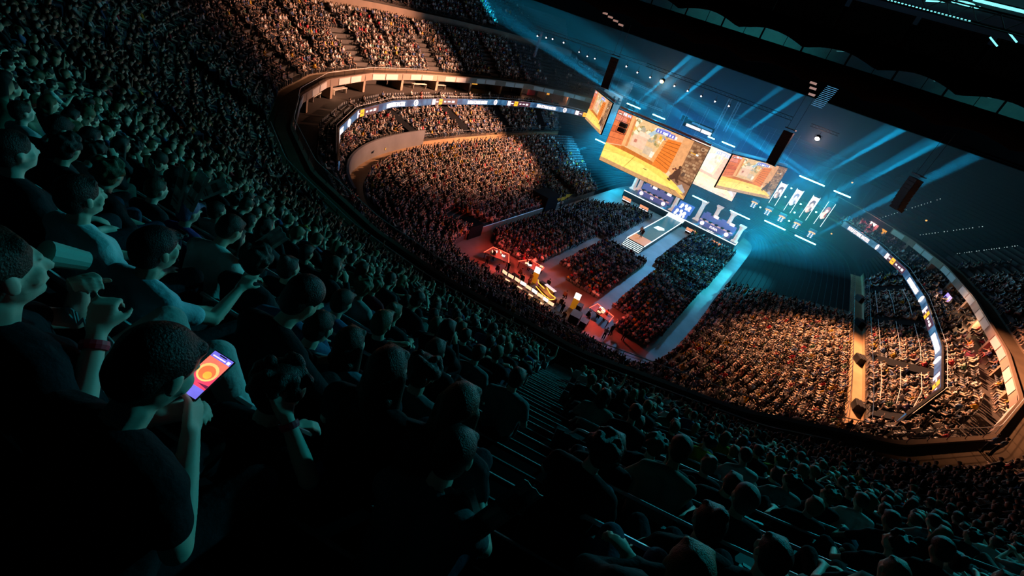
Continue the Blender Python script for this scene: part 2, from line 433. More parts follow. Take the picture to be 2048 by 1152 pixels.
def figure_parts(pose, voxel=.014, ratio=None, slim=1.0, stand=False, detail=False, hairkind='short', shorts=False, sleeve=.55):
    """meshes (body, shirt, trousers, hair, shoes) of one seated or standing person, facing +Y, origin under the hips on the floor"""
    p = POSES[pose] if isinstance(pose, str) else pose
    a = math.radians(p.get('lean', 0)); hy = math.radians(p.get('hy', 0)); hp = math.radians(p.get('hp', 0))
    hipz = .90 if stand else .50
    piv = (0, 0, hipz + .02); up_ = hipz - .50
    LP = lambda x, y, z: lean_pt((x, y, z + up_), a, piv)
    AP = lambda q: LP(*q)                       # arms follow the trunk
    B = MB(); SH = MB(); TR = MB(); HA = MB(); SOS = []
    # trunk
    waist = LP(0, -.01, .68); chest = LP(0, -.03, .88); neck0 = LP(0, -.045, 1.02); neck1 = LP(0, -.012, 1.10)
    for m, g in ((B, 0.), (SH, .016)):
        for sx in (-1, 1):
            m.cap(LP(sx * .075, -.01, .55), LP(sx * .075, -.02, .72), (.115 + g) * slim, (.108 + g) * slim)
            m.cap(LP(sx * .075, -.02, .72), LP(sx * .085, -.03, .90), (.108 + g) * slim, (.115 + g) * slim)
            m.cap(LP(sx * .05, -.04, 1.0), LP(sx * .185, -.04, .975), .062 + g, .058 + g)
            m.cap(LP(sx * .09, -.035, .90), LP(sx * .12, -.04, .97), .10 + g, .075 + g)
    B.cap(neck0, neck1, .056, .054); SH.cap(LP(0, -.05, 1.01), LP(0, -.046, 1.035), .07, .062)
    # head
    hc = LP(0, .025, 1.205); Rh = Matrix.Rotation(hy, 3, 'Z') @ Matrix.Rotation(-a * .65 + hp, 3, 'X')
    H = lambda x, y, z: hc + Rh @ Vector((x, y, z))
    B.ball(H(0, -.012, .03), (.076, .096, .088), 14, 10, rot=Rh)
    B.ball(H(0, .018, -.03), (.062, .074, .088), 14, 10, rot=Rh)
    B.cap(H(0, .055, -.088), H(0, .062, -.088), .026, .024)
    B.cap(H(0, .088, .012), H(0, .106, -.026), .010, .0165)
    B.cap(H(-.03, .081, .028), H(.03, .081, .028), .014, .014)
    B.cap(H(-.016, .085, -.056), H(.016, .085, -.056), .0095, .0095)
    for sx in (-1, 1):
        B.cap(H(sx * .04, .064, -.012), H(sx * .045, .05, -.03), .022, .024)
        B.ball(H(sx * .079, -.008, -.004), (.012, .022, .034), 8, 6, rot=Rh)
    # hair
    if hairkind != 'bald':
        HA.ball(H(0, -.02, .045), (.087, .104, .090), 14, 10, rot=Rh)
        HA.ball(H(0, -.055, .0), (.080, .068, .085), 12, 8, rot=Rh)
        HA.cap(H(-.045, .044, .088), H(.045, .044, .088), .024)
        if hairkind in ('long', 'pony'):
            HA.cap(H(0, -.085, .02), H(0, -.10, -.13), .062, .05)
        if hairkind == 'long':
            for sx in (-1, 1): HA.cap(H(sx * .075, -.02, .02), H(sx * .082, -.03, -.19), .032, .036)
            HA.cap(H(-.05, -.075, -.1), H(.05, -.075, -.1), .045); HA.cap(H(0, -.08, -.08), H(0, -.085, -.22), .07, .055)
        if hairkind == 'pony': HA.cap(H(0, -.11, .06), H(0, -.16, -.12), .038, .02)
        if hairkind == 'bun': HA.ball(H(0, -.06, .135), .045, 10, 8)
        if hairkind == 'curly':
            for k in range(46):
                th = rng.uniform(0, 2 * PI); ph = rng.uniform(-.25, 1.0)
                y = -.02 + .112 * math.sin(th) * math.cos(ph)
                if y > .05 and ph < .55: continue
                HA.ball(H(.096 * math.cos(th) * math.cos(ph), y, .045 + .10 * math.sin(ph)), rng.uniform(.022, .034), 7, 5)
        if hairkind == 'cap':
            HA.cap(H(-.035, .10, .06), H(.035, .10, .06), .02); HA.cap(H(-.03, .14, .052), H(.03, .14, .052), .014)
            HA.ball(H(0, -.005, .055), (.09, .108, .08), 14, 10, rot=Rh)
        if hairkind == 'beanie': HA.ball(H(0, -.015, .065), (.094, .112, .095), 14, 10, rot=Rh)
    # arms
    for sx, key in ((-1, 'L'), (1, 'R')):
        sh = LP(sx * .19, -.04, .965); el = AP(p[key][0]); wr = AP(p[key][1])
        if p.get('fixed'): el = Vector(p[key][0]); wr = Vector(p[key][1])
        B.cap(sh, el, .048, .038); fd = (wr - el).normalized()
        B.cap(el, el + (wr - el) * .35, .040, .039); B.cap(el + (wr - el) * .35, wr, .039, .026)
        hand(B, wr - fd * .005, fd + Vector(p.get('hd' + key, (0, 0, 0))), sx, 1., p.get('curl' + key, p.get('curl', .55)), p.get('palm' + key))
        SH.cap(sh, sh + (el - sh) * sleeve, .066, .060)
        if sleeve >= .99: SH.cap(el, el + (wr - el) * .9, .054, .040)
    # legs
    for sx in (-1, 1):
        if stand:
            hp_, kn, an, toe = (sx * .09, 0, .90), (sx * .10, .02, .49), (sx * .11, -.02, .09), (sx * .125, .15, .035)
        else:
            kx = p.get('knee', .13)
            kz = p.get('kneez', .54); fz = kz - .54
            hp_, kn, an, toe = (sx * .085, .02, .54), (sx * kx, .45, kz), (sx * (kx + .01), .42 + fz, .10 + fz), (sx * (kx + .02), .58 + fz, .035 + fz)
        B.cap(hp_, kn, .088 * slim, .060); B.cap(kn, an, .060, .040)
        B.cap((an[0], an[1] - .03, an[2] - .055), toe, .042, .034)
        TR.cap(hp_, kn, .104 * slim, .076)
        if shorts: pass
        else: TR.cap(kn, (an[0], an[1], an[2] + .03), .074, .062)
        SO = MB(); SOS.append(SO)
        SO.cap((an[0], an[1] - .035, an[2] - .048), toe, .052, .044); SO.cap((an[0], an[1] - .02, an[2] - .04), (an[0], an[1], an[2] + .03), .05, .05)
    TR.cap((-.07, -.01, hipz + .06), (.07, -.01, hipz + .06), .135 * slim)
    if ratio:                                     # one small continuous figure with the colour role of each vertex
        U = MB(); src = []
        for role, m in enumerate((B, SH, TR, HA)):
            U.add(m.v, m.f); src.append((np.array(m.v) if m.v else np.zeros((0, 3)), role))
        res = []
        for vox, tris in ratio:
            me = realize(U, 'figure', vox, 1, None, []); me.calc_loop_triangles(); r_ = tris / max(1, len(me.loop_triangles))
            me = realize(U, 'figure', vox, 1, r_, [])
            v, t = mesh_arrays(me); pv = np.concatenate([q for q, _ in src]); pr = np.concatenate([np.full(len(q), r) for q, r in src])
            pv = pv[pr >= 0]; bias = np.array([.012, 0., 0., -.004])[pr]
            bias = np.where((pr == 0) & (pv[:, 2] > 1.06), 0., bias)
            d = np.sqrt(((v[:, None] - pv[None]) ** 2).sum(-1)) + bias[None]
            res.append((v, t, pr[d.argmin(1)])); bpy.data.meshes.remove(me)
        return res
    out = {}
    out['body'] = realize(B, 'body', voxel * (.7 if detail else 1), 2, None, [M['skin']])
    out['shirt'] = realize(SH, 'shirt', voxel, 4, None, [M['cloth']])
    out['trousers'] = realize(TR, 'trousers', voxel * 1.1, 4, None, [M['cloth']])
    if hairkind != 'bald': out['hair'] = realize(HA, 'hair', voxel * .8, 2, None, [M['hair']])
    for n_, SO in enumerate(SOS): out['shoe%d' % n_] = realize(SO, 'shoe', voxel * 1.1, 2, None, [M['cloth']])
    return out

SKINS = [(.62, .42, .32), (.55, .36, .27), (.66, .47, .37), (.42, .26, .18), (.58, .38, .28)]
HAIRS = [(.012, .009, .008), (.02, .013, .009), (.045, .026, .014), (.10, .065, .03), (.006, .006, .006), (.16, .11, .055)]
SHIRTS = [(.012, .013, .016)] * 9 + [(.03, .03, .035)] * 3 + [(.62, .60, .57)] * 5 + [(.34, .33, .33)] * 3 + [(.16, .05, .04), (.30, .02, .03), (.04, .07, .17), (.05, .10, .22), (.42, .24, .02), (.06, .12, .08), (.22, .20, .17), (.10, .08, .16)]
TROUS = [(.012, .013, .018)] * 4 + [(.03, .045, .08), (.05, .07, .11), (.10, .09, .075), (.16, .15, .14), (.02, .02, .022)]
HNAME = {'short': 'short-haired', 'long': 'long-haired', 'pony': 'ponytailed', 'curly': 'curly-haired', 'cap': 'cap-wearing', 'bun': 'bun-haired', 'beanie': 'beanie-wearing', 'bald': 'bald'}

def spectator(parts, loc, rz, skin, shirt, trous, hair, label, group=None, cat='person', name='spectator'):
    o = bpy.data.objects.new(name, parts['body']); COL.objects.link(o); o.location = loc; o.rotation_euler = (0, 0, rz); o.color = (*skin, 1)
    tag(o, label, cat, group)
    for k, c in (('shirt', shirt), ('trousers', trous), ('hair', hair), ('shoe0', (.03, .03, .03)), ('shoe1', (.03, .03, .03))):
        if k in parts:
            h = bpy.data.objects.new(k.rstrip('01'), parts[k]); COL.objects.link(h); h.parent = o; h.color = (*c, 1)
    return o

GEN = []
for pose, hk, sl_ in (('hands_on_lap', 'short', .55), ('leaning_forward', 'short', .55), ('arms_crossed', 'cap', .55), ('chin_on_hand', 'long', .99), ('clapping', 'short', .55), ('arms_open', 'pony', .5), ('looking_aside', 'curly', .55), ('leaning_forward', 'beanie', .99), ('hands_on_lap', 'bun', .5), ('arms_crossed', 'short', .99)):
    GEN.append((pose, hk, figure_parts(pose, .017, hairkind=hk, sleeve=sl_)))
# small versions of the same figures for the thousands further away
def mesh_arrays(me):
    n = len(me.vertices); v = np.zeros(n * 3, np.float32); me.vertices.foreach_get('co', v); me.calc_loop_triangles()
    t = np.zeros(len(me.loop_triangles) * 3, np.int32); me.loop_triangles.foreach_get('vertices', t)
    return v.reshape(-1, 3), t.reshape(-1, 3)
FARA = []; MIDA = []
for pose, hk, sl_ in (('hands_on_lap', 'short', .55), ('leaning_forward', 'cap', .55), ('arms_crossed', 'short', .55), ('chin_on_hand', 'long', .99), ('clapping', 'short', .55), ('arms_open', 'pony', .5), ('arm_raised', 'short', .55)):
    q = figure_parts(pose, .028, hairkind=hk, sleeve=sl_, ratio=[(.024, 560), (.030, 190)])
    MIDA.append(q[0]); FARA.append(q[1])

def big_mesh(name, V, F, C, m):
    me = bpy.data.meshes.new(name); nv, nf = len(V), len(F)
    me.vertices.add(nv); me.loops.add(nf * 3); me.polygons.add(nf)
    me.vertices.foreach_set('co', V.astype(np.float32).ravel())
    me.loops.foreach_set('vertex_index', F.astype(np.int32).ravel())
    me.polygons.foreach_set('loop_start', np.arange(0, nf * 3, 3, dtype=np.int32))
    me.update(calc_edges=True)
    if C is not None:
        a = me.color_attributes.new('Col', 'FLOAT_COLOR', 'POINT'); cc = np.ones((nv, 4), np.float32); cc[:, :3] = C; a.data.foreach_set('color', cc.ravel())
        me.polygons.foreach_set('use_smooth', np.ones(nf, bool))
    me.materials.append(m); me.update()
    o = bpy.data.objects.new(name, me); COL.objects.link(o); return o

def bake(people, name, m):
    """people: list of (x, y, z, rz, scale, variant)"""
    A = np.array(people, float); VS = []; FS = []; CS = []; base = 0
    for var, (v, f, role) in enumerate(MIDA + FARA):
        a = A[A[:, 5] == var]
        if not len(a): continue
        n = len(a); c, s_ = np.cos(a[:, 3]), np.sin(a[:, 3]); sc = a[:, 4]
        X = (v[None, :, 0] * c[:, None] - v[None, :, 1] * s_[:, None]) * sc[:, None] + a[:, 0, None]
        Y = (v[None, :, 0] * s_[:, None] + v[None, :, 1] * c[:, None]) * sc[:, None] + a[:, 1, None]
        Z = v[None, :, 2] * sc[:, None] + a[:, 2, None]
        pal = [np.array(SKINS), np.array(SHIRTS), np.array(TROUS), np.array(HAIRS)]
        cols = np.stack([q[rng.integers(0, len(q), n)] for q in pal], 1)         # n x 4 x 3
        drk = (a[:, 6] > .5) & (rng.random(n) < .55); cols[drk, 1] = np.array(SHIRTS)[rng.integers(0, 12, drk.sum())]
        VS.append(np.stack([X, Y, Z], -1).reshape(-1, 3)); CS.append(cols[:, role, :].reshape(-1, 3))
        FS.append((f[None] + (np.arange(n) * len(v))[:, None, None] + base).reshape(-1, 3)); base += n * len(v)
    return big_mesh(name, np.concatenate(VS), np.concatenate(FS), np.concatenate(CS), m)

# ------------------------------------------------------------------ where people sit
def along(curve, i0, i1, spacing):
    """points every SPACING metres along curve(i), with the ring station of each"""
    idx = np.arange(i0, i1, .2); P = curve(idx); L = np.r_[0, np.cumsum(np.linalg.norm(np.diff(P, axis=0), axis=1))]
    s = np.arange(spacing / 2, L[-1], spacing); ii = np.interp(s, L, idx); return ii, np.stack([np.interp(s, L, P[:, k]) for k in (0, 1)], 1)
seats = []      # tier, row, station, x, y, z, rz
def add_row(tier, row, curve, z, i0, i1, keep, inner, spacing=.55):
    ii, P = along(curve, i0, i1, spacing); Q = inner(ii)
    d = Q - P; rz = np.arctan2(d[:, 1], d[:, 0]) - PI / 2
    for k in range(len(ii)):
        if keep(ii[k] % NI): seats.append((tier, row, ii[k], P[k, 0], P[k, 1], z, rz[k]))
AIS = [(AISLE0 + AISLEP * j) % NI for j in range(36)]
AB = np.array([ring(q, 0.) for q in AIS]); AN = np.array([rnorm(q) for q in AIS])
def in_aisle(i, off, half_w=.62):
    P = ring(i, off + .5); d = P - AB; al = (d * AN).sum(1); pe = np.abs(d[:, 0] * AN[:, 1] - d[:, 1] * AN[:, 0])
    return bool(((pe < half_w) & (al > 0) & (al < 45)).any())
def vom(i):                                        # mouth of a stair tunnel, lower rows of the upper tier
    k = (i - AISLE0) % 40; k = min(k, 40 - k); return k * PITCH < 1.5
for k in range(NUP):
    o, z = urow(k)
    def keep(i, k=k, o=o):
        if in_aisle(i, o): return False
        if k < 7 and vom(i): return False
        if 330 <= i < 655 and k >= 11: return False
        if 300 < i < 440: return False
        return True
    add_row('upper', k, lambda i, o=o: ring(i, o + .5), z, 0, NI, keep, lambda i: ring(i, -8.))
for k in range(13, 23):
    o, z = urow(k)
    add_row('upper', k, lambda i, o=o: ring(i, o + 1.5), z + .6, 470, 655, lambda i, o=o: not in_aisle(i, o), lambda i: ring(i, -8.))
for k in range(LROWS):
    t = (k + .55) / LROWS; z = LZ0 + (LZ1 - LZ0) * k / LROWS
    def keep(i, k=k):
        if 185 < i < 460: return False
        if (i < 72 or i > 662) and k % 2: return False
        if 508 < i < 524 and k < 11 - abs(i - 516): return False            # tunnel in the left stand
        if 645 < i < 655 and k < 7: return False                           # tunnel by the near left corner
        if 163 < i < 171 and k < 6: return False
        return True
    add_row('lower', k, lambda i, t=t: lower(i, np.full(len(i), t)), z, 0, NI, keep, lambda i: floor_edge(i))
WEDGE = [594, 558, 521, 486, 262, 221, 184, 146, 113]
for k in range(MROWS):
    o, z = mrow(k)
    add_row('middle', k, lambda i, o=o: middle(i, np.full(len(i), o + .07)), z, 0, NI,
            lambda i: not (240 < i < 470) and min(abs(i - w) for w in WEDGE) * PITCH > 1.3 and not (596 < i < 668 and k < 2), lambda i: ring(i, -20.))
for k in range(BROWS + 2):
    o, z = brow(min(k, BROWS)) if k < BROWS else (.2 + (k - BROWS) * 1.1, brow(BROWS - 1)[1])
    add_row('box', k, lambda i, o=o: ring(i, o + .45), z, 0, NI, lambda i, k=k: not (290 < i < 470) and (i % 16) > 2 and (k < 2 or 100 < i < 290), lambda i: ring(i, -20.), .62)
# the chairs on the floor: six blocks, facing the stage
BLOCKS = [(-32.4, -23.6, 51.5, 71.6, 'floor1'), (-32.2, -21.6, 73.6, 94.5, 'floor2'), (-21.8, -13.8, 53.5, 72.4, 'floor3'), (-12.0, -4.5, 50.0, 72.2, 'floor4'), (-13.4, -4.6, 74.0, 97.2, 'floor5')]
for x0, x1, y0, y1, nm in BLOCKS:
    r = 0; y = y0
    while y < y1:
        x = x0 + .3
        while x < x1:
            ok = True
            if nm == 'floor1' and (x - x0) + (y - y0) < 2.5: ok = False
            if nm == 'floor3' and y < 56 and x < -19.0: ok = False
            if nm == 'floor2' and (y - 88) > (x + 27) * 1.6 + 4: ok = False
            if nm == 'floor4' and y < 53 and (x > -6 or x < -9): ok = ok and abs(x + 7.5) < 2.2
            if ok: seats.append((nm, r, 0, x + rng.normal(0, .03), y, 0., math.atan2(105 - y, -18 - x) - PI / 2))
            x += .56
        y += .95; r += 1

seats = [s_ for s_ in seats]
SX = np.array([[s_[3], s_[4], s_[5] + 1.1] for s_ in seats])
px, py, dep = project(SX)
infr = (dep > .8) & (px > -90) & (px < 2140) & (py > -90) & (py < 1300)
def hidden_by_upper(P):
    """True where the upper tier stands between the camera and the point"""
    out = np.zeros(len(P), bool); E = np.array(EYE); rp = RP[::3]; nr = NR[::3]
    for t in np.linspace(.12, .97, 22):
        Q = E + (P - E) * t
        d2 = ((Q[:, None, :2] - rp[None]) ** 2).sum(-1); j = d2.argmin(1)
        o = ((Q[:, :2] - rp[j]) * nr[j]).sum(1)
        out |= (o > .3) & (Q[:, 2] < UZ0 + np.maximum(0, o - UROW0) * (URISE / UDEP)) & (Q[:, 2] > 12.6)
    return out
tiers = np.array([s_[0] for s_ in seats]); up_mask = tiers == 'upper'
hid = np.zeros(len(seats), bool); cand = np.where(infr & ~up_mask)[0]
hid[cand] = hidden_by_upper(SX[cand])
vis = infr & ~hid
aisle_p, aisle_n = ring(AISLE0, 0.), rnorm(AISLE0)
def side_of(x, y):
    d = np.array([x, y]) - aisle_p
    return d[0] * -aisle_n[1] + d[1] * aisle_n[0]          # metres right of the stairs
# --- who is there
def occupancy(s_):
    tier, row, st, x, y, z, rz = s_
    st %= NI
    if tier.startswith('floor'): return .95
    if tier == 'lower':
        if x < -18: return .93 if y < 88 else max(0., .93 - (y - 88) / 10)
        return .95 if y < 86 else max(0., .95 - (y - 86) / 9)
    if tier == 'middle': return .72 if y < 92 else .35
    if tier == 'box': return .16 if st > 300 else .5
    if tier == 'upper':
        if y > 100: return .0 if x > -18 else .15
        q = side_of(x, y)
        if row >= 6 and math.hypot(x, y) < 14: return .58 if q > 0 else .84
        return .93
    return .8
order = np.argsort(dep)
occ = []; free = []
for k in order:
    if not vis[k]: continue
    (occ if rng.random() < occupancy(seats[k]) else free).append(k)

# --- people close to the camera, each with a pose of their own: (x, y, row, turn, pose, hair kind, shirt, trousers, hair, skin, label)
def hp(**k):
    d = dict(lean=0, L=((-.27, .04, .72), (-.09, .30, .62)), R=((.27, .04, .72), (.10, .30, .62))); d.update(k); return d
HERO = [
 (-1.08, .37, 25, 10, hp(lean=20, hp=-22, fixed=1, L=((-.27, .10, .80), (-.10, .30, .86)), R=((.26, .10, .80), (.075, .28, .945)), curl=.8, palmR=(-1, .2, .2)), 'short', (.014, .014, .017), (.02, .02, .025), (.012, .009, .008), (.6, .42, .34), 'dark-haired man hunched over his glowing phone, watching its screen'),
 (-1.27, .86, 24, 11, hp(lean=15, fixed=1, L=((-.28, .22, .70), (-.12, .42, .64)), R=((.305, .05, 1.0), (.125, .10, 1.19)), curl=.6, knee=.17), 'curly', (.012, .012, .015), (.03, .06, .13), (.016, .012, .01), (.6, .42, .34), 'curly-haired man seen from behind, red wristband on the arm raised to his head'),
 (-1.60, .22, 25, 9, hp(lean=-6, fixed=1, L=((-.20, .17, .80), (-.07, .15, 1.02)), R=((.31, -.10, .80), (.135, .085, 1.0)), curl=1.1, knee=.15, kneez=.66), 'short', (.014, .015, .02), (.48, .48, .47), (.02, .015, .01), (.62, .44, .36), 'man at the left edge in a lettered black tee and pale trousers, drinking'),
 (-2.42, .90, 24, 9, hp(lean=6, fixed=1, L=((-.27, .12, .70), (-.10, .36, .62)), R=((.25, .20, .84), (.17, .43, .90)), hp=6), 'cap', (.50, .58, .66), (.03, .03, .035), (.012, .012, .014), (.6, .43, .34), 'bearded man in dark cap and pale tee, arm stretched towards the front'),
 (-3.06, .82, 24, 9, hp(lean=-4), 'short', (.58, .66, .70), (.03, .03, .04), (.015, .012, .01), (.66, .48, .38), 'young man with neck cord and pale printed tee, mouth closed, in profile'),
 (-5.24, 2.02, 22, 10, hp(lean=10), 'short', (.03, .03, .035), (.03, .03, .04), (.05, .035, .02), (.62, .44, .35), 'short-haired man with dark collar sitting behind the paper clappers'),
 (-3.70, .73, 24, 9, hp(lean=-4), 'short', (.02, .02, .024), (.03, .03, .04), (.015, .012, .01), (.66, .48, .40), 'shorn-haired man in profile at the left edge, in dark top'),
 (-6.23, 1.86, 22, 9, hp(lean=12, hp=-8), 'curly', (.22, .28, .30), (.03, .03, .04), (.02, .014, .01), (.6, .43, .34), 'man with swept-back hair and pale collar leaning forward in profile'),
 (-4.68, 2.06, 22, 10, hp(lean=4), 'cap', (.20, .06, .22), (.03, .03, .04), (.10, .10, .22), (.5, .34, .27), 'person in violet cap and purple sleeves behind the upright clappers'),
 (-2.42, 1.74, 23, 11, hp(lean=20, fixed=1, L=((-.27, .20, .74), (-.12, .40, .70)), R=((.26, .26, .76), (.10, .42, .68))), 'short', (.05, .12, .22), (.02, .03, .05), (.02, .015, .01), (.55, .38, .3), 'man in a blue knitted jumper leaning on his knees'),
 (-2.76, 2.42, 22, 11, hp(lean=16), 'cap', (.05, .13, .26), (.02, .03, .05), (.02, .015, .01), (.55, .38, .3), 'person in blue top with ruffled back, in front of the blue jumper'),
 (-1.79, 1.68, 23, 12, hp(lean=8), 'long', (.12, .20, .26), (.02, .02, .03), (.03, .02, .012), (.6, .42, .33), 'long-haired person in striped blue shirt beside the raised-arm man'),
 (-2.18, 4.16, 20, 13, hp(lean=14, hp=-6), 'short', (.13, .15, .16), (.03, .03, .04), (.015, .011, .009), (.6, .43, .34), 'dark-haired man in grey tee seen from behind, beside a taller friend'),
 (-1.36, 3.59, 21, 13, hp(lean=10), 'short', (.16, .18, .19), (.03, .03, .04), (.03, .02, .012), (.6, .43, .34), 'man in grey tee at the edge of the stairs, elbow out'),
 (-.72, 1.36, 24, 13, hp(lean=8), 'long', (.02, .025, .03), (.03, .03, .04), (.05, .035, .02), (.6, .43, .34), 'long straight-haired person beside the stairs, hair lit along one side'),
 (-.59, 1.20, 24, 13, hp(lean=24, fixed=1, L=((-.26, .30, .70), (-.02, .46, .80)), R=((.28, .24, .76), (.13, .42, .84)), knee=.2), 'short', (.05, .09, .10), (.02, .03, .05), (.012, .01, .008), (.58, .4, .32), 'person nearest the stairs bent forward holding folded clappers'),
 (-1.08, 1.26, 24, 12, hp(lean=6), 'long', (.012, .012, .014), (.02, .02, .03), (.02, .014, .01), (.6, .43, .34), 'dark long-haired person, shoulder of dark top lit by the stage'),
 (-1.32, 1.88, 23, 12, hp(lean=8), 'curly', (.10, .11, .12), (.02, .02, .03), (.012, .01, .008), (.58, .4, .32), 'wavy-haired person in grey tee two rows ahead of the phone user'),
 (.72, 4.94, 20, 22, hp(lean=2), 'bun', (.02, .02, .025), (.02, .02, .03), (.10, .08, .06), (.6, .43, .34), 'fair-haired woman with a bun, arm laid along the seat beside her'),
 (.83, 3.38, 22, 22, hp(lean=2), 'beanie', (.02, .022, .026), (.02, .02, .03), (.06, .065, .07), (.6, .43, .34), 'person in a ribbed grey beanie right of the stairs'),
 (.11, 3.99, 21, 20, hp(lean=4), 'curly', (.014, .014, .018), (.02, .02, .03), (.05, .035, .022), (.6, .43, .34), 'curly-haired person at the stair edge on the right side'),
 (-.17, 3.0, 22, 18, hp(lean=0), 'long', (.012, .012, .015), (.02, .02, .03), (.02, .015, .01), (.6, .43, .34), 'long-haired person at the stair edge with round-topped dark hair'),
 (.87, 2.42, 23, 23, hp(lean=4), 'short', (.012, .012, .015), (.02, .02, .03), (.012, .01, .008), (.6, .43, .34), 'broad-headed person low at the bottom right of the stairs'),
 (-2.08, 1.66, 23, 11, hp(lean=24), 'short', (.012, .012, .015), (.02, .02, .03), (.012, .01, .008), (.6, .43, .34), 'dark figure bent low between blue jumper and striped shirt'),
 (.30, 4.06, 21, 21, hp(lean=0), 'pony', (.012, .012, .015), (.02, .02, .03), (.03, .02, .012), (.6, .43, .34), 'ponytailed person second from the stairs on the right'),
 (-4.13, 2.21, 22, 10, hp(lean=18), 'long', (.02, .02, .025), (.02, .02, .03), (.02, .015, .01), (.5, .36, .28), 'long-haired person stooped in shadow beside the violet cap'),
 (-7.42, 1.64, 22, 9, hp(lean=-2), 'short', (.25, .31, .33), (.03, .03, .04), (.02, .015, .01), (.62, .44, .36), 'pale-shirted man in profile near the upper left edge'),
 (.52, 2.33, 23, 22, hp(lean=6), 'bun', (.012, .012, .015), (.02, .02, .03), (.02, .015, .01), (.6, .43, .34), 'person with small top knot right of the stairs, seen from above'),
]
hero_obj = {}
hero_xy = []
hero_cache = {}
for (x, y, k, az, pose, hk, sc_, tc, hc_, kc, lab) in HERO:
    near = math.hypot(x, y) < 3.2
    key = None if near else (pose['lean'] // 6, hk)
    if key in hero_cache: P = hero_cache[key]
    else:
        P = figure_parts(pose, .012 if near else .015, hairkind=hk, detail=near, sleeve=.99 if 'jumper' in lab else .55)
        if key: hero_cache[key] = P
    la = math.radians(pose['lean']); hyd = .025 * math.cos(la) + .685 * math.sin(la); az_ = math.radians(az)
    x += math.sin(az_) * hyd; y -= math.cos(az_) * hyd
    o = spectator(P, (x, y, urow(k)[1]), az_, kc, sc_, tc, hc_, lab)
    hero_obj[lab.split()[0] + str(k)] = o; hero_xy.append((x, y))
    hero_obj[len(hero_xy) - 1] = o
HX = np.array(hero_xy)

# --- the nearest spectators are things of their own
TOP = {(.012, .013, .016): 'black', (.03, .03, .035): 'dark grey', (.62, .60, .57): 'white', (.34, .33, .33): 'light grey', (.16, .05, .04): 'rust', (.30, .02, .03): 'red', (.04, .07, .17): 'navy', (.05, .10, .22): 'blue', (.42, .24, .02): 'yellow', (.06, .12, .08): 'green', (.22, .20, .17): 'sand', (.10, .08, .16): 'purple'}
N_IND = 290 - len(HERO)
chosen = []; rest = []
rows = {}
for k in occ + free:
    s_ = seats[k]
    if s_[0] == 'upper' and dep[k] < 40: rows.setdefault(s_[1], []).append((side_of(s_[3], s_[4]), k))
seatno = {}
for r, lst in rows.items():
    for sg, nm in ((1, 'right'), (-1, 'left')):
        for n, (d, k) in enumerate(sorted([q for q in lst if q[0] * sg > 0], key=lambda q: abs(q[0]))): seatno[k] = (n + 1, nm)
for k in occ:
    s_ = seats[k]; x, y = s_[3], s_[4]
    if math.hypot(x, y) < 1.5 or ((HX - [x, y]) ** 2).sum(1).min() < .40 ** 2: continue
    if s_[0] == 'upper' and s_[1] >= 25 and abs(x) < 4 and y < 2: continue      # the photographer's own spot stays clear
    if len(chosen) < N_IND and s_[0] == 'upper' and -30 < px[k] < 2080 and -30 < py[k] < 1190 and k in seatno: chosen.append(k)
    else: rest.append(k)
for k in chosen:
    tier, r, st, x, y, z, rz = seats[k]
    pose, hk, P = GEN[int(rng.integers(0, len(GEN)))]
    if dep[k] < 7:
        while pose in ('arms_open', 'clapping'): pose, hk, P = GEN[int(rng.integers(0, len(GEN)))]
    sc_ = SHIRTS[int(rng.integers(0, len(SHIRTS)))] if rng.random() < .42 else SHIRTS[int(rng.integers(0, 12))]; tc = TROUS[int(rng.integers(0, len(TROUS)))]; hc_ = HAIRS[int(rng.integers(0, len(HAIRS)))]; kc = SKINS[int(rng.integers(0, len(SKINS)))]
    n, sd = seatno[k]
    lab = f"{HNAME[hk]} person in {TOP[sc_]} top, seat {n} {sd} of stairs, row {r + 1} above front rail"
    tw = (math.atan2(100 - y, -18 - x) - PI / 2 - rz); tw = (tw + PI) % (2 * PI) - PI
    spectator(P, (x, y, z), rz + max(-.35, min(.35, tw * .5)) + rng.normal(0, .08), kc, sc_, tc, hc_, lab, 'seated spectators on the upper tier')
crowd = []
for k in rest:
    tier, r, st, x, y, z, rz = seats[k]
    tw = (math.atan2(100 - y, -18 - x) - PI / 2 - rz); tw = (tw + PI) % (2 * PI) - PI
    var = int(rng.choice(len(FARA), p=[.26, .2, .18, .14, .1, .08, .04]))
    var += 0 if dep[k] < 42 else len(FARA)
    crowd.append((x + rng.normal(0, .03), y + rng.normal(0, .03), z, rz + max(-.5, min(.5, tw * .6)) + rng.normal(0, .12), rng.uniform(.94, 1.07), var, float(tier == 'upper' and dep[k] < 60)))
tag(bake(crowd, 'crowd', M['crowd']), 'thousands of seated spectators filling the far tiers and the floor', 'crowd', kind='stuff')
print('people: individuals', len(chosen) + len(HERO), 'crowd', len(crowd), 'empty', len(free))

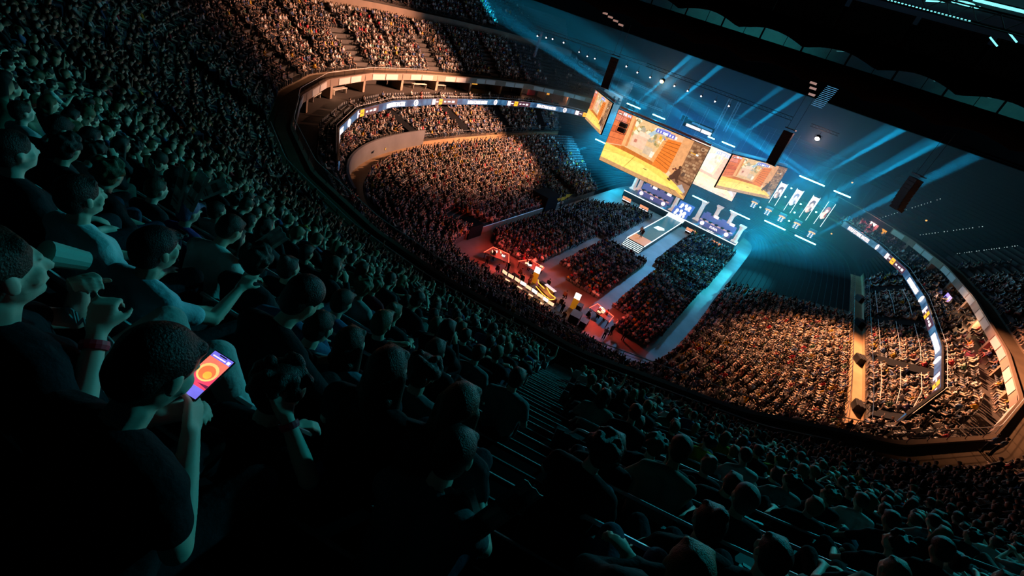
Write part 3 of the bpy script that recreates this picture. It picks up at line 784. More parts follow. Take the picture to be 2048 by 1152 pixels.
# ------------------------------------------------------------------ seats
def seat_parts():
    a = MB(); a.box((0, .03, .43), (.46, .42, .05)); a.box((0, -.02, .38), (.10, .30, .08)); a.box((0, -.12, .2), (.06, .06, .4))
    b = MB(); q = Matrix.Rotation(math.radians(-8), 3, 'X')
    for k in range(5):
        u = (k - 2) / 2; b.box((u * .19, -.235 + .02 * (1 - u * u) * -1, .63), (.098, .03, .40), rot=Matrix.Rotation(-u * .16, 3, 'Z') @ q)
    return a.mesh('seat_pan', M['seat']), b.mesh('backrest', M['seat'])
SPAN, SBACK = seat_parts()
near_seats = sorted([k for k in occ + free if seats[k][0] == 'upper' and -60 < px[k] < 2100 and -60 < py[k] < 1250 and k in seatno and not (seats[k][1] >= 26 and math.hypot(seats[k][3], seats[k][4]) < 2.5)], key=lambda k: dep[k])[:200]
for k in near_seats:
    tier, r, st, x, y, z, rz = seats[k]; n, sd = seatno[k]
    e = empty('stadium_seat', (x, y, z), rz, f"dark plastic tip-up seat {n} {sd} of stairs, row {r + 1} above front rail", 'seat', 'stadium seats on the near upper tier')
    for nm, me in (('seat_pan', SPAN), ('backrest', SBACK)):
        o = bpy.data.objects.new(nm, me); COL.objects.link(o); o.parent = e
nset = set(near_seats)
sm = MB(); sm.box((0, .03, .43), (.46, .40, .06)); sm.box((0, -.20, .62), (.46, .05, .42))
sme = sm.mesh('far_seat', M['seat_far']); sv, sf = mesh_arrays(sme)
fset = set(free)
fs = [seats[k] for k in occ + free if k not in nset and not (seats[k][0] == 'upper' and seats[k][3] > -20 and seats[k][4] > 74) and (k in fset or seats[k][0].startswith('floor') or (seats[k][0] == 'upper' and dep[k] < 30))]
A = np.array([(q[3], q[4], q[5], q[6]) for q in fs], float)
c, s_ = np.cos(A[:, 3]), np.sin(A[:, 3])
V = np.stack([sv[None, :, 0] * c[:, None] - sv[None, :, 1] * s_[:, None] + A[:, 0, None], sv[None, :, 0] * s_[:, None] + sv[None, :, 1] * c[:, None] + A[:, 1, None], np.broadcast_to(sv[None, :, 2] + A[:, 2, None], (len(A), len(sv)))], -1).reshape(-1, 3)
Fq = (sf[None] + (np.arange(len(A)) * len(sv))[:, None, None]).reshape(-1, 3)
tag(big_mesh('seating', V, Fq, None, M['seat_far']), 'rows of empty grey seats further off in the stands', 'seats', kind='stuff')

# ------------------------------------------------------------------ rails and stairs
def cpt(i, d, z): p = conc(np.array([float(i)]), d)[0]; return Vector((p[0], p[1], z))
def mpt(i, t, z): p = middle(np.array([float(i)]), np.array([t]))[0]; return Vector((p[0], p[1], z))
def ring_tube(mbx, i0, i1, off, z, r, step=1., seg=6, pt=None):
    mbx.tube([(pt or rpt)(i, off, z) for i in np.arange(i0, i1 + 1e-6, step)], r, seg)
def guard(name, i0, i1, off, z0, h, post_step, label, cat='railing', bars=4, rtop=.03, mtop='metal', slant=0., pt=None):
    pt = pt or rpt; t = empty(name, pt((i0 + i1) / 2, off, z0), 0, label, cat)
    inv = Matrix.Translation(-t.location)
    def part(nm, m_, mm):
        o = m_.obj(nm, M[mm], t); o.data.transform(inv); return o
    a = MB(); ring_tube(a, i0, i1, off - slant, z0 + h, rtop, pt=pt); part('top_rail', a, mtop)
    for b in range(bars):
        a = MB(); ring_tube(a, i0, i1, off - slant * (b + 1) / (bars + 1), z0 + h * (b + 1) / (bars + 1), .011, 1.5, 4, pt); part('bar', a, 'rail_dark')
    for i in np.arange(i0, i1 + .01, post_step):
        a = MB(); a.tube([pt(i, off, z0), pt(i, off - slant, z0 + h)], .026, 5); part('post', a, 'rail_dark')
    return t
guard('guard_rail', -70, 128, .12, 13.66, .95, 5, 'long steel guard rail along the parapet in front of the near upper tier', slant=.12)
guard('guard_rail', 560, 649, .12, 13.66, .75, 6, 'guard rail along the far left curve of the parapet', bars=2)
guard('front_row_rail', -48, 62, UROW0 - .1, 13.5, 1.15, 6, 'pale tubular rail in front of the lowest row of the near upper tier', bars=1)
guard('concourse_rail', 96, 245, .08, 5.5, 1.0, 3.0, 'inner railing of the orange lit concourse on the right', bars=1, mtop='rail_dark', pt=cpt)
guard('concourse_rail', 104, 245, 1.75, 6.3, 1.0, 3.0, 'outer railing of the orange lit concourse on the right', bars=1, mtop='rail_dark', pt=cpt)
guard('concourse_rail', 480, 592, 1.75, 6.3, .9, 4.0, 'railing above the concourse of the left stand', bars=1, mtop='rail_dark', pt=cpt)
guard('box_rail', 440, 664, -3.95, 10.3, 1.0, 6, 'thin railing behind the left message ribbon', bars=1, rtop=.02)
guard('box_rail', 104, 285, -3.95, 10.3, 1.0, 6, 'thin railing behind the right message ribbon', bars=1, rtop=.02)
for n, k in enumerate((1, 3, 5)):
    for i0, i1, wh in ((117, 142, 'nearest'), (150, 180, 'second'), (188, 217, 'third')):
        o, z = mrow(k); a = MB(); ring_tube(a, i0, i1, o - .02, z + .95, .028, 2., 5, mpt)
        for q in np.arange(i0, i1, 5): a.tube([mpt(q, o - .02, z), mpt(q, o - .02, z + .95)], .02, 4)
        tag(a.obj('row_handrail', M['metal']), f'pale handrail in the {wh} block of the right middle tier, {("lowest", "middle", "topmost")[n]} of three', 'railing', 'handrails of the right middle tier')
# the seat-back rails of the near upper tier, one per row on each side of the stairs
tm = MB()
for k in range(9, 27): o, z = urow(k); ring_tube(tm, AISLE0 - 34, AISLE0 + 34, o + .008, z + .003, .011, .5, 5)
struct(tm.obj('trim_3', M['nosing']), 'thin pale edges of the near upper tier rows')
for k in range(11, 25):
    o, z = urow(k); o += .745; z += 1.0
    for sg, nm in ((-1, 'left'), (1, 'right')):
        # sample the row on each side of the stairs
        ii = np.arange(AISLE0 - 24, AISLE0 + 26, .15); P = ring(ii, o); sd = np.array([side_of(*q) for q in P]) * sg
        sel = np.where((sd > .66) & (sd < 9.0))[0]; sel = sel[np.argsort(sd[sel])]
        if len(sel) < 2: continue
        path = [Vector((P[q][0], P[q][1], z)) for q in sel]
        e0 = path[0]; d = (path[0] - path[1]).normalized()
        fwd = Vector((-rnorm(AISLE0)[0], -rnorm(AISLE0)[1], 0))
        path = [e0 + d * .10 + fwd * .30 + Vector((0, 0, -.42)), e0 + d * .07 + fwd * .18 + Vector((0, 0, -.26)), e0 + d * .06 + fwd * .05 + Vector((0, 0, -.06))] + path
        a = MB(); a.tube(path, .016, 6)
        tag(a.obj('seat_back_rail', M['metal']), f'thin metal rail along the seat backs {nm} of the stairs, row {k + 1} above front rail', 'rail', 'seat back rails of the near upper tier')
# stepped aisle in front of the photographer
st = empty('aisle_stairs', (*ring(AISLE0, 12.), 20), 0, 'dark stepped aisle running down from the photographer to the front rail', 'stairs')
inv = Matrix.Translation(-st.location); az = math.atan2(aisle_n[1], aisle_n[0])
for k in range(27):
    o, z = urow(k); p = ring(AISLE0, o + UDEP * .75)
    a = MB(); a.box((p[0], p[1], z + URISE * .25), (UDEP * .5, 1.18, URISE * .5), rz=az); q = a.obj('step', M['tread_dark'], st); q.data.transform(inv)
    for f_, dz in ((.0, 0), (.5, URISE * .5)):
        p = ring(AISLE0, o + UDEP * f_ + .012); a = MB(); a.box((p[0], p[1], z + dz + .004), (.011, 1.16, .008), rz=az)
        q = a.obj('nosing', M['nosing'], st); q.data.transform(inv); q['label'] = 'thin pale step edge'

# ------------------------------------------------------------------ message ribbons
def ribbon_mat():
    m = mat('ribbon_led', (.01, .01, .012), .4); nt = m.node_tree; b = nt.nodes['Principled BSDF']
    tc = nt.nodes.new('ShaderNodeTexCoord'); n = nt.nodes.new('ShaderNodeTexVoronoi'); n.inputs['Scale'].default_value = .9
    cr = nt.nodes.new('ShaderNodeValToRGB'); e = cr.color_ramp.elements
    e[0].position = .1; e[0].color = (.10, .24, .42, 1); e[1].position = .8; e[1].color = (.02, .06, .15, 1)
    nt.links.new(tc.outputs['Object'], n.inputs['Vector']); nt.links.new(n.outputs['Distance'], cr.inputs['Fac'])
    nt.links.new(cr.outputs['Color'], b.inputs['Emission Color']); b.inputs['Emission Strength'].default_value = 1.0
    return m
M['ribbon'] = ribbon_mat()
ROFF = -4.3; RZ0, RZ1 = 9.95, 11.0
def text_mesh(s, size, extrude=.02, offset=.0, name='lettering', m=None, squeeze=1.):
    c = bpy.data.curves.new('t', 'FONT'); c.body = s; c.size = size; c.extrude = extrude; c.offset = offset; c.resolution_u = 2
    o = bpy.data.objects.new('t', c); COL.objects.link(o); dg = bpy.context.evaluated_depsgraph_get(); dg.update()
    me = bpy.data.meshes.new_from_object(o.evaluated_get(dg)); bpy.data.objects.remove(o); bpy.data.curves.remove(c)
    me.materials.clear(); me.materials.append(m or M['letter']); me.name = name
    if squeeze != 1.: me.transform(Matrix.Scale(squeeze, 4, (1, 0, 0)))
    return me
TXT = text_mesh('INTEL\u00ae EXTREME MASTERS', .92, .02, .018)
tw_ = max(v.co.x for v in TXT.vertices)
def bend(me_or_mb, i0, name, m, parent, inv, width_scale=1., x_is=None):
    """wrap flat x/z artwork onto the ribbon; reading direction runs with falling station"""
    if isinstance(me_or_mb, MB): me = me_or_mb.mesh(name, m)
    else: me = me_or_mb.copy()
    for v in me.vertices:
        x, y, z = v.co
        p = ring(i0 - x * width_scale / PITCH * (1 + 0), ROFF - .03 - z if False else ROFF - .05)
        n = rnorm(i0 - x * width_scale / PITCH)
        v.co = (p[0] - n[0] * z * 1., p[1] - n[1] * z * 1., RZ0 + .17 + y)
    me.transform(inv); o = bpy.data.objects.new(name, me); COL.objects.link(o); o.parent = parent; return o
def ribbon(i0, i1, starts, label):
    t = empty('message_ribbon', rpt((i0 + i1) / 2, ROFF, RZ0), 0, label, 'screen'); inv = Matrix.Translation(-t.location)
    a = MB()
    idx = np.arange(i0, i1 + .1, 1.)
    ins = [rpt(i, ROFF, RZ0) for i in idx]; n = len(idx)
    vs = [rpt(i, ROFF, RZ0) for i in idx] + [rpt(i, ROFF, RZ1) for i in idx] + [rpt(i, ROFF + .22, RZ1) for i in idx] + [rpt(i, ROFF + .22, RZ0) for i in idx]
    a.add(vs, [(k, k + 1, n + k + 1, n + k) for k in range(n - 1)], 0)
    a.add(vs, [(n + k, n + k + 1, 2 * n + k + 1, 2 * n + k) for k in range(n - 1)] + [(2 * n + k, 2 * n + k + 1, 3 * n + k + 1, 3 * n + k) for k in range(n - 1)], 1)
    o = a.obj('screen_band', [M['ribbon'], M['rail_dark']], t); o.data.transform(inv)
    for s0 in starts:
        def ok(x): return i0 + 1 < s0 - x < i1 - 1
        if ok(0) and ok(14): bend(TXT, s0, 'lettering', None, t, inv, 6.0 / tw_)
        if ok(19) and ok(21):
            a = MB(); a.tube([(8.75 + .44 * math.cos(q), .36 + .44 * math.sin(q), .01) for q in np.linspace(0, 2 * PI, 20)[:-1]], .09, 6, closed=True)
            a.add([(8.75 + dx, .36 + dy, .02) for dx, dy in ((-.13, -.24), (.1, -.24), (.22, .2), (-.02, .24))], [(0, 1, 2, 3)])
            bend(a, s0, 'emblem', M['letter'], t, inv)
        for x0, w, mm, y0, y1 in ((13.1, .95, 'led_white', -.1, .8), (14.25, .7, 'led_white', .26, .44), (15.2, 1.15, 'led_orange', -.12, .82), (16.9, .55, 'led_white', .22, .48), (17.9, .75, 'led_white', .24, .46), (19.0, .75, 'led_white', .16, .52)):
            if not (ok(x0 / PITCH) and ok((x0 + w) / PITCH)): continue
            a = MB(); a.box((x0 + w / 2, (y0 + y1) / 2, .02), (w, y1 - y0, .03)); bend(a, s0, 'tile', M[mm], t, inv)
            if mm == 'led_orange':
                a = MB(); a.box((x0 + w / 2, .34, .045), (w * .5, .10, .02)); bend(a, s0, 'tile_mark', M['led_dark'], t, inv)
        if ok(28) and ok(44):
            a = MB()
            for q in range(19): a.box((13.1 + q * .4, .35, .004), (.4, .98, .01))
            o = bend(a, s0, 'dark_field', M['led_dark'], t, inv)
    return t
ribbon(430, 668, [650, 597, 543, 489, 441], 'blue lit message ribbon curving along the left balcony')
ribbon(104, 284, [278, 222, 170, 118], 'blue lit message ribbon curving down the right balcony')

# ------------------------------------------------------------------ the game picture on the hanging screens
def C_(r, g, b, k=1.): q = srgb(r, g, b); return tuple(c * k for c in q)
def picture():
    """flat polygons (points in 0..1, colour) of the match on show: orange alley, yellow ground, brick wall, crouching figure"""
    L = []
    def P(pts, c): L.append((pts, c))
    def R(x0, y0, x1, y1, c): P([(x0, y0), (x1, y0), (x1, y1), (x0, y1)], c)
    R(0, 0, 1, 1, C_(226, 176, 132))
    R(.16, .4, .62, 1, C_(226, 184, 132))
    for k in range(60):                                   # foliage and sky in the courtyard
        x = rng.uniform(.2, .58); y = rng.uniform(.66, .98); s = rng.uniform(.012, .035)
        c = [(214, 196, 150), (190, 158, 96), (222, 176, 84), (150, 138, 92), (240, 222, 186), (176, 164, 140)][rng.integers(0, 6)]
        P([(x + s * math.cos(a) * rng.uniform(.6, 1.2), y + s * 1.7 * math.sin(a) * rng.uniform(.6, 1.2)) for a in np.linspace(0, 2 * PI, 7)[:-1]], C_(*c))
    P([(.36, .74), (.40, .72), (.52, .97), (.47, .98)], C_(170, 190, 196))
    R(.25, .5, .41, .72, C_(234, 190, 158)); R(.28, .58, .31, .64, C_(198, 120, 96)); R(.30, .72, .42, .80, C_(238, 205, 176)); R(.41, .46, .50, .60, C_(206, 180, 150)); R(.49, .44, .53, .55, C_(244, 228, 205))
    P([(0, .36), (.17, .43), (.17, 1), (0, 1)], C_(222, 116, 66)); P([(0, .60), (.17, .62), (.17, .68), (0, .70)], C_(204, 96, 54)); P([(0, .8), (.14, .8), (.10, 1), (0, 1)], C_(224, 132, 108))
    for k in range(5): P([(.0, .48 + k * .11), (.17, .52 + k * .095), (.17, .525 + k * .095), (.0, .49 + k * .11)], C_(140, 60, 40))
    P([(.17, .40), (.22, .44), (.21, .98), (.17, 1)], C_(240, 170, 110)); P([(.21, .44), (.235, .45), (.225, .95), (.205, .96)], C_(214, 132, 76))
    P([(.0, .34), (.2, .43), (.54, .39), (.70, .30), (.66, .26), (.3, .30)], C_(214, 120, 48))
    for k in range(6): P([(.18, .425 - k * .012), (.55, .385 - k * .012), (.55, .381 - k * .012), (.18, .421 - k * .012)], C_(150, 78, 30))
    P([(.52, .40), (.56, .38), (.60, .86), (.57, .88)], C_(238, 160, 92)); P([(.56, .38), (.575, .375), (.615, .85), (.60, .86)], C_(196, 106, 52))
    P([(.56, .36), (.73, .29), (.75, .90), (.60, .86)], C_(230, 122, 44))
    for k in range(8): P([(.575, .44 + k * .052), (.735, .36 + k * .068), (.735, .368 + k * .068), (.575, .446 + k * .052)], C_(122, 58, 26))
    P([(.73, .26), (.84, .20), (.85, 1), (.74, 1)], C_(224, 158, 104)); P([(.70, .18), (.76, .2), (.77, .34), (.74, .36)], C_(244, 196, 150))
    R(.84, .12, 1, 1, C_(134, 92, 64))
    for k in range(13):
        for j in range(4):
            x = .845 + j * .04 + (k % 2) * .018; y = .30 + k * .052
            R(x, y, min(1, x + .033), y + .036, C_(*[(168, 124, 88), (112, 76, 52), (146, 104, 74), (186, 146, 108)][rng.integers(0, 4)]))
    P([(.72, .1), (1, .0), (1, .28), (.82, .30)], C_(150, 106, 78)); P([(.82, .29), (1, .27), (1, .30), (.82, .315)], C_(96, 62, 44))
    P([(0, .06), (0, .36), (.355, .345), (.66, .313), (.736, .278), (.96, .13), (.97, .09)], C_(252, 206, 92))
    P([(0, .06), (0, .24), (.45, .27), (.80, .16), (.97, .09)], C_(255, 222, 110)); P([(.28, .05), (.284, .05), (.36, .34), (.352, .345)], C_(190, 150, 62)); P([(.0, .19), (.18, .27), (.18, .275), (.0, .196)], C_(206, 164, 70))
    R(0, 0, 1, .075, C_(196, 146, 98)); P([(0, .06), (.97, .03), (1, 0), (0, 0)], C_(196, 146, 98)); P([(.60, 0), (.604, 0), (.57, .08), (.566, .08)], C_(110, 72, 46)); P([(.89, 0), (.894, 0), (.80, .10), (.796, .10)], C_(110, 72, 46))
    R(.49, .20, .53, .212, C_(96, 66, 40)); P([(.88, .18), (.97, .10), (.98, .14), (.92, .24)], C_(176, 168, 170)); P([(.88, .09), (.99, .02), (.99, .04), (.90, .12)], C_(250, 186, 90))
    # crouching figure with a long gun
    dk = C_(84, 54, 40)
    P([(.775, .24), (.80, .23), (.83, .28), (.845, .25), (.865, .27), (.855, .34), (.86, .41), (.85, .46), (.83, .48), (.815, .46), (.81, .43), (.795, .40), (.785, .33), (.765, .28)], dk)
    P([(.826, .47), (.842, .475), (.848, .50), (.84, .525), (.826, .53), (.816, .51), (.818, .485)], dk)
    P([(.785, .46), (.79, .47), (.84, .41), (.845, .38)], dk); P([(.762, .43), (.775, .40), (.79, .44), (.80, .42), (.815, .44), (.80, .46)], C_(110, 54, 40)); P([(.87, .37), (.90, .38), (.905, .44), (.885, .45), (.87, .42)], C_(96, 72, 58)); P([(.765, .25), (.80, .22), (.79, .20), (.755, .225)], dk); P([(.84, .26), (.875, .27), (.885, .22), (.85, .23)], dk)
    # score strip and small read-outs
    R(.455, .895, .655, .965, C_(96, 98, 196)); R(.50, .965, .60, .985, C_(150, 154, 224))
    for x in (.475, .505, .535, .575, .605, .635): R(x - .008, .905, x + .008, .95, C_(226, 226, 250))
    R(.545, .90, .567, .945, C_(255, 255, 255)); R(.66, .90, .68, .95, C_(240, 244, 250))
    R(.515, .80, .54, .86, C_(250, 176, 44)); R(.565, .82, .578, .85, C_(84, 96, 170))
    R(.015, .93, .06, .965, C_(60, 40, 40)); R(.02, .935, .055, .955, C_(240, 220, 210)); R(.07, .94, .11, .99, C_(236, 232, 240)); R(.12, .94, .16, .985, C_(206, 206, 226))
    R(.86, .80, .915, .815, C_(226, 160, 50)); R(.915, .79, .94, .82, C_(240, 236, 230))
    P([(.955 + .022 * math.cos(a), .93 + .034 * math.sin(a)) for a in np.linspace(0, 2 * PI, 13)[:-1]], C_(190, 150, 116)); P([(.955 + .014 * math.cos(a), .93 + .022 * math.sin(a)) for a in np.linspace(0, 2 * PI, 13)[:-1]], C_(120, 86, 64))
    return L
PIC = picture()
def hanging_screen(p0, p1, z0, z1, label, bright=1., wash=0.):
    """a flat LED wall from plan point p0 (its left end as watched) to p1, with frame, picture and hanging gear"""
    p0 = Vector((*p0, 0)); p1 = Vector((*p1, 0)); W = (p1 - p0).length; Hh = z1 - z0; d = (p1 - p0) / W; rz = math.atan2(d.y, d.x)
    t = empty('hanging_screen', (p0.x, p0.y, z0), rz, label, 'screen')
    a = MB(); a.box((W / 2, .16, Hh / 2), (W + .2, .28, Hh + .2)); a.obj('frame', M['dark'], t)
    a = MB()
    for n, (poly, c) in enumerate(PIC):
        y = -.004 - n * .0009; c = tuple((q * (1 - wash) + wash) * bright for q in c)
        pts = [(max(0, min(1, x)) * W, y, max(0, min(1, v)) * Hh) for x, v in poly]
        a.add(pts, [tuple(range(len(pts)))], 0, c)
    a.obj('picture', M['screen'], t)
    a = MB()
    for x in np.arange(.6, W, 3.0):
        a.box((x, .45, Hh / 2), (.10, .25, Hh)); a.tube([(x, .45, Hh), (x, .45, Hh + 6)], .025, 4)
    a.box((W / 2, .5, Hh + .45), (W, .4, .4)); a.obj('rigging', M['truss'], t)
    return t
hanging_screen((-36.95, 95.0), (-17.65, 95.0), 5.95, 16.4, 'largest hanging screen, left of centre above the stage')
hanging_screen((-13.45, 95.0), (-4.9, 105.6), 10.5, 16.85, 'right-hand hanging screen turned outwards beside the black speaker stack', .95)
hanging_screen((-23.5, 104.2), (-10.6, 104.2), 7.45, 15.5, 'brightest hanging screen, half hidden behind the two larger ones', 1.5, .25)
hanging_screen((-46.9, 103.4), (-38.75, 95.0), 10.65, 16.95, 'small slanting screen at the far left of the stage cluster', .95)
sb = empty('screen_back', (-43.4, 105.2, 14.6), 0, 'grey back of another screen behind the small slanting one', 'screen')
a = MB(); a.box((0, 0, 0), (4.6, .25, 6.2)); a.obj('casing', M['wall_grey'], sb)
a = MB(); a.box((0, -.25, 1.9), (4.6, .12, .12)); a.box((0, -.25, 1.4), (4.6, .12, .12))
for x in (.6, 1.7): a.box((x, -.35, 1.9), (.25, .3, 1.2))
a.obj('bracket', M['dark'], sb)

# ------------------------------------------------------------------ the stage
SZ = 1.4; SX0, SX1, SY0, SY1 = -30.5, -5.4, 98.9, 112.0
t = empty('stage', (-18, 104, 0), 0, 'low dark stage with a glowing white front edge under the hanging screens', 'stage')
inv = Matrix.Translation((18, -104, 0))
def sub(mbx, nm, mm, par, tf=None, label=None):
    o = mbx.obj(nm, M[mm] if isinstance(mm, str) else mm, par)
    if tf is not None: o.data.transform(tf)
    if label: o['label'] = label
    return o
a = MB(); a.box(((SX0 + SX1) / 2, (SY0 + SY1) / 2, SZ / 2), (SX1 - SX0, SY1 - SY0, SZ)); sub(a, 'deck', 'deck', t, inv)
a = MB(); a.box(((SX0 + SX1) / 2, SY0 - .03, SZ), (SX1 - SX0, .08, .12)); a.box((SX1 + .03, SY0 + .7, SZ), (.08, 1.5, .12)); sub(a, 'edge_light', 'white_led', t, inv, 'glowing white front edge')
# runway into the crowd
t = empty('runway', (-18, 88, 0), 0, 'runway with glowing white edges reaching from the stage into the crowd', 'stage'); inv = Matrix.Translation((18, -88, 0))
RX0, RX1, RY0, RY1 = -19.6, -16.3, 76.0, 97.6
a = MB(); a.box(((RX0 + RX1) / 2, (RY0 + RY1) / 2, .5), (RX1 - RX0, RY1 - RY0, .96)); sub(a, 'deck', 'deck', t, inv)
m = mat('runway_led_floor', (.01, .02, .025), .25); nt = m.node_tree; b = nt.nodes['Principled BSDF']
b.inputs['Emission Color'].default_value = (.0, .22, .30, 1); b.inputs['Emission Strength'].default_value = .5
a = MB(); a.box(((RX0 + RX1) / 2, (80 + RY1) / 2, .985), (RX1 - RX0 - .2, RY1 - 80.1, .02)); sub(a, 'led_floor', m, t, inv)
m2 = mat('runway_warm_floor', (.25, .12, .06), .4, emit=(.85, .32, .13), es=.75)
a = MB(); a.box(((RX0 + RX1) / 2, 78.05, .985), (RX1 - RX0 - .2, 3.8, .02)); sub(a, 'warm_floor', m2, t, inv, 'orange lit floor panel')
m3 = mat('runway_bright_floor', (.2, .3, .3), .4, emit=(.55, 1., 1.), es=2.2)
a = MB(); a.prism([(-18.7, 87.0), (-17.6, 86.9), (-16.9, 88.2), (-17.3, 89.2), (-18.5, 88.9)], .996, 1.004); sub(a, 'bright_patch', m3, t, inv, 'bright white patch in the led floor')
a = MB()
for x in (RX0, RX1): a.box((x, (RY0 + RY1) / 2, 1.0), (.09, RY1 - RY0, .10))
sub(a, 'edge_light', 'white_led', t, inv)
for n in range(5):                                           # steps at both ends
    a = MB(); a.box(((RX0 + RX1) / 2, RY0 - .15 - n * .3, .45 - n * .09), (RX1 - RX0, .3, .9 - n * .18)); sub(a, 'step', 'deck', t, inv)
    a = MB(); a.box(((RX0 + RX1) / 2, RY0 - .31 - n * .3, .90 - n * .18), (RX1 - RX0, .05, .06)); sub(a, 'step_light', 'white_led', t, inv)
for n in range(5):
    a = MB(); a.box(((RX0 + RX1) / 2, RY1 + .15 + n * .25, .5 + n * .045), (RX1 - RX0 + .4, .25, 1. + n * .09)); sub(a, 'step', 'deck', t, inv)
    a = MB(); a.box(((RX0 + RX1) / 2, RY1 + .03 + n * .25, 1.0 + n * .09), (RX1 - RX0 + .4, .05, .06)); sub(a, 'step_light', 'white_led', t, inv)
# player desks
M['desk'] = mat('desk_front', (.08, .07, .16), .5, emit=(.13, .12, .36), es=.5)
M['monitor_glow'] = mat('monitor_glow', (.02, .02, .02), emit=(1., .62, .42), es=1.3)
M['desk_top'] = mat('desk_top', (.35, .20, .16), .5, emit=(.7, .28, .18), es=.6)  # emission stands for the orange light on the table tops
M['jersey'] = mat('jersey', (.5, .4, .4), .8)
def desk(cx, lab, words, under):
    t = empty('player_desk', (cx, 100.8, SZ), 0, lab, 'desk')
    a = MB(); a.box((0, 0, .5), (6.9, .12, 1.0)); a.obj('front_panel', M['desk'], t)
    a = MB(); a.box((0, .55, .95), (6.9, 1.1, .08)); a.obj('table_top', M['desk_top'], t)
    a = MB(); a.box((0, 2.2, 1.1), (7.2, .15, 1.9)); a.obj('rear_panel', M['desk'], t)
    for k in range(4): a = MB(); a.box((-2.6 + k * 1.7, 2.1, 2.2), (1.0, .06, .55)); a.obj('name_screen', M['led_white'] if k % 2 else M['desk'], t)
    for x in (-2.6, 2.6):
        a = MB(); a.tube([(x + .34 * math.cos(q), -.08, .5 + .34 * math.sin(q)) for q in np.linspace(0, 2 * PI, 18)[:-1]], .09, 5, closed=True); a.ball((x, -.07, .5), (.2, .02, .2)); a.obj('emblem', M['letter'], t)
    me = text_mesh(words, .62, .01, .015, 'lettering'); w = max(v.co.x for v in me.vertices)
    me.transform(Matrix.Translation((-w / 2 - .1, -.08, .28)) @ Matrix.Rotation(PI / 2, 4, 'X')); o = bpy.data.objects.new('lettering', me); COL.objects.link(o); o.parent = t
    if under:
        me = text_mesh(under, .5, .01, .015, 'lettering'); w = max(v.co.x for v in me.vertices)
        me.transform(Matrix.Translation((-w / 2 - .3, -1.2, .02))); o = bpy.data.objects.new('lettering', me); COL.objects.link(o); o.parent = t
    for k in range(5):
        x = -2.6 + k * 1.3
        a = MB(); a.box((0, 0, .22), (.62, .05, .36)); a.box((0, .06, .03), (.2, .16, .03)); a.box((0, .04, .12), (.05, .04, .2)); mo = a.obj('monitor', M['dark'], None, loc=(cx + x, 101.05, SZ + .99))
        tag(mo, f'black gaming monitor {["first", "second", "third", "fourth", "fifth"][k]} from the left on the {lab.split()[0]} player desk', 'monitor', 'monitors on the player desks')
        g = MB(); g.box((0, .032, .22), (.58, .01, .32)); g.obj('picture', M['monitor_glow'], mo)
desk(-24.7, 'left player desk with violet front panel and round white emblems', 'G2', None)
desk(-10.6, 'right player desk with violet front panel reading FURIA', 'FURIA', 'LGUEY')
PL = figure_parts('leaning_forward', .022, hairkind='short')
PLS = figure_parts(dict(lean=0, L=((-.26, -.02, .72), (-.24, .16, .52)), R=((.26, -.02, .72), (.24, .16, .52))), .022, stand=True)
ORD = ['first', 'second', 'third', 'fourth', 'fifth']
for cx, nm, jc in ((-24.7, 'left', (.55, .22, .16)), (-10.6, 'right', (.62, .55, .50))):
    for k in range(5):
        o = spectator(PL, (cx - 2.6 + k * 1.3, 102.15, SZ), PI, SKINS[k], jc, TROUS[0], HAIRS[k], f'player seated {ORD[k]} from the left at the {nm} player desk', 'players on stage', 'person', 'player')
        c_ = MB(); c_.box((0, .22, .66), (.5, .10, .86)); c_.box((0, -.05, .42), (.5, .5, .10)); c_.tube([(0, -.05, .08), (0, -.05, .4)], .04, 6)
        for q in range(5): c_.tube([(0, -.05, .08), (.28 * math.cos(q * 1.2566), -.05 + .28 * math.sin(q * 1.2566), .03)], .025, 5)
        tag(c_.obj('gaming_chair', M['dark'], loc=(cx - 2.6 + k * 1.3, 102.2, SZ)), f'dark gaming chair {ORD[k]} from the left at the {nm} player desk', 'chair', 'gaming chairs on stage')
# stone-like columns on the stage
M['column'] = mat('column_shell', (.5, .38, .30), .7, emit=(.9, .55, .40), es=.55, noise=.5, nscale=2.)  # emission stands for the warm light thrown on the stone
for n, (x, y, h, where) in enumerate(((-30.0, 102.6, 3.6, 'leftmost on the stage'), (-29.2, 104.0, 4.0, 'second from the left end of the stage'), (-27.2, 104.4, 3.8, 'behind the left end of the left desk'), (-19.9, 101.0, 3.9, 'at the right end of the left desk'), (-14.9, 102.8, 4.1, 'at the left end of the right desk'), (-12.0, 104.6, 4.0, 'behind the middle of the right desk'), (-9.0, 104.4, 4.0, 'behind the right half of the right desk'), (-6.0, 100.6, 3.4, 'at the right front corner of the stage'))):
    a = MB(); pr = [(0, .62), (.25, .62), (.3, .48), (.5, .44), (h - .7, .40), (h - .55, .46), (h - .4, .46), (h - .15, .66), (h, .70)]
    a.tube([(0, 0, z) for z, r in pr], [r for z, r in pr], 14)
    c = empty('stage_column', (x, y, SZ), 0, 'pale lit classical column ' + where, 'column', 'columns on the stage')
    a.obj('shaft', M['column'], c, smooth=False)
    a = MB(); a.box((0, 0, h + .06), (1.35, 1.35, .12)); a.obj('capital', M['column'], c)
    a = MB(); a.box((0, 0, .05), (1.4, 1.4, .10)); a.obj('plinth', M['column'], c)
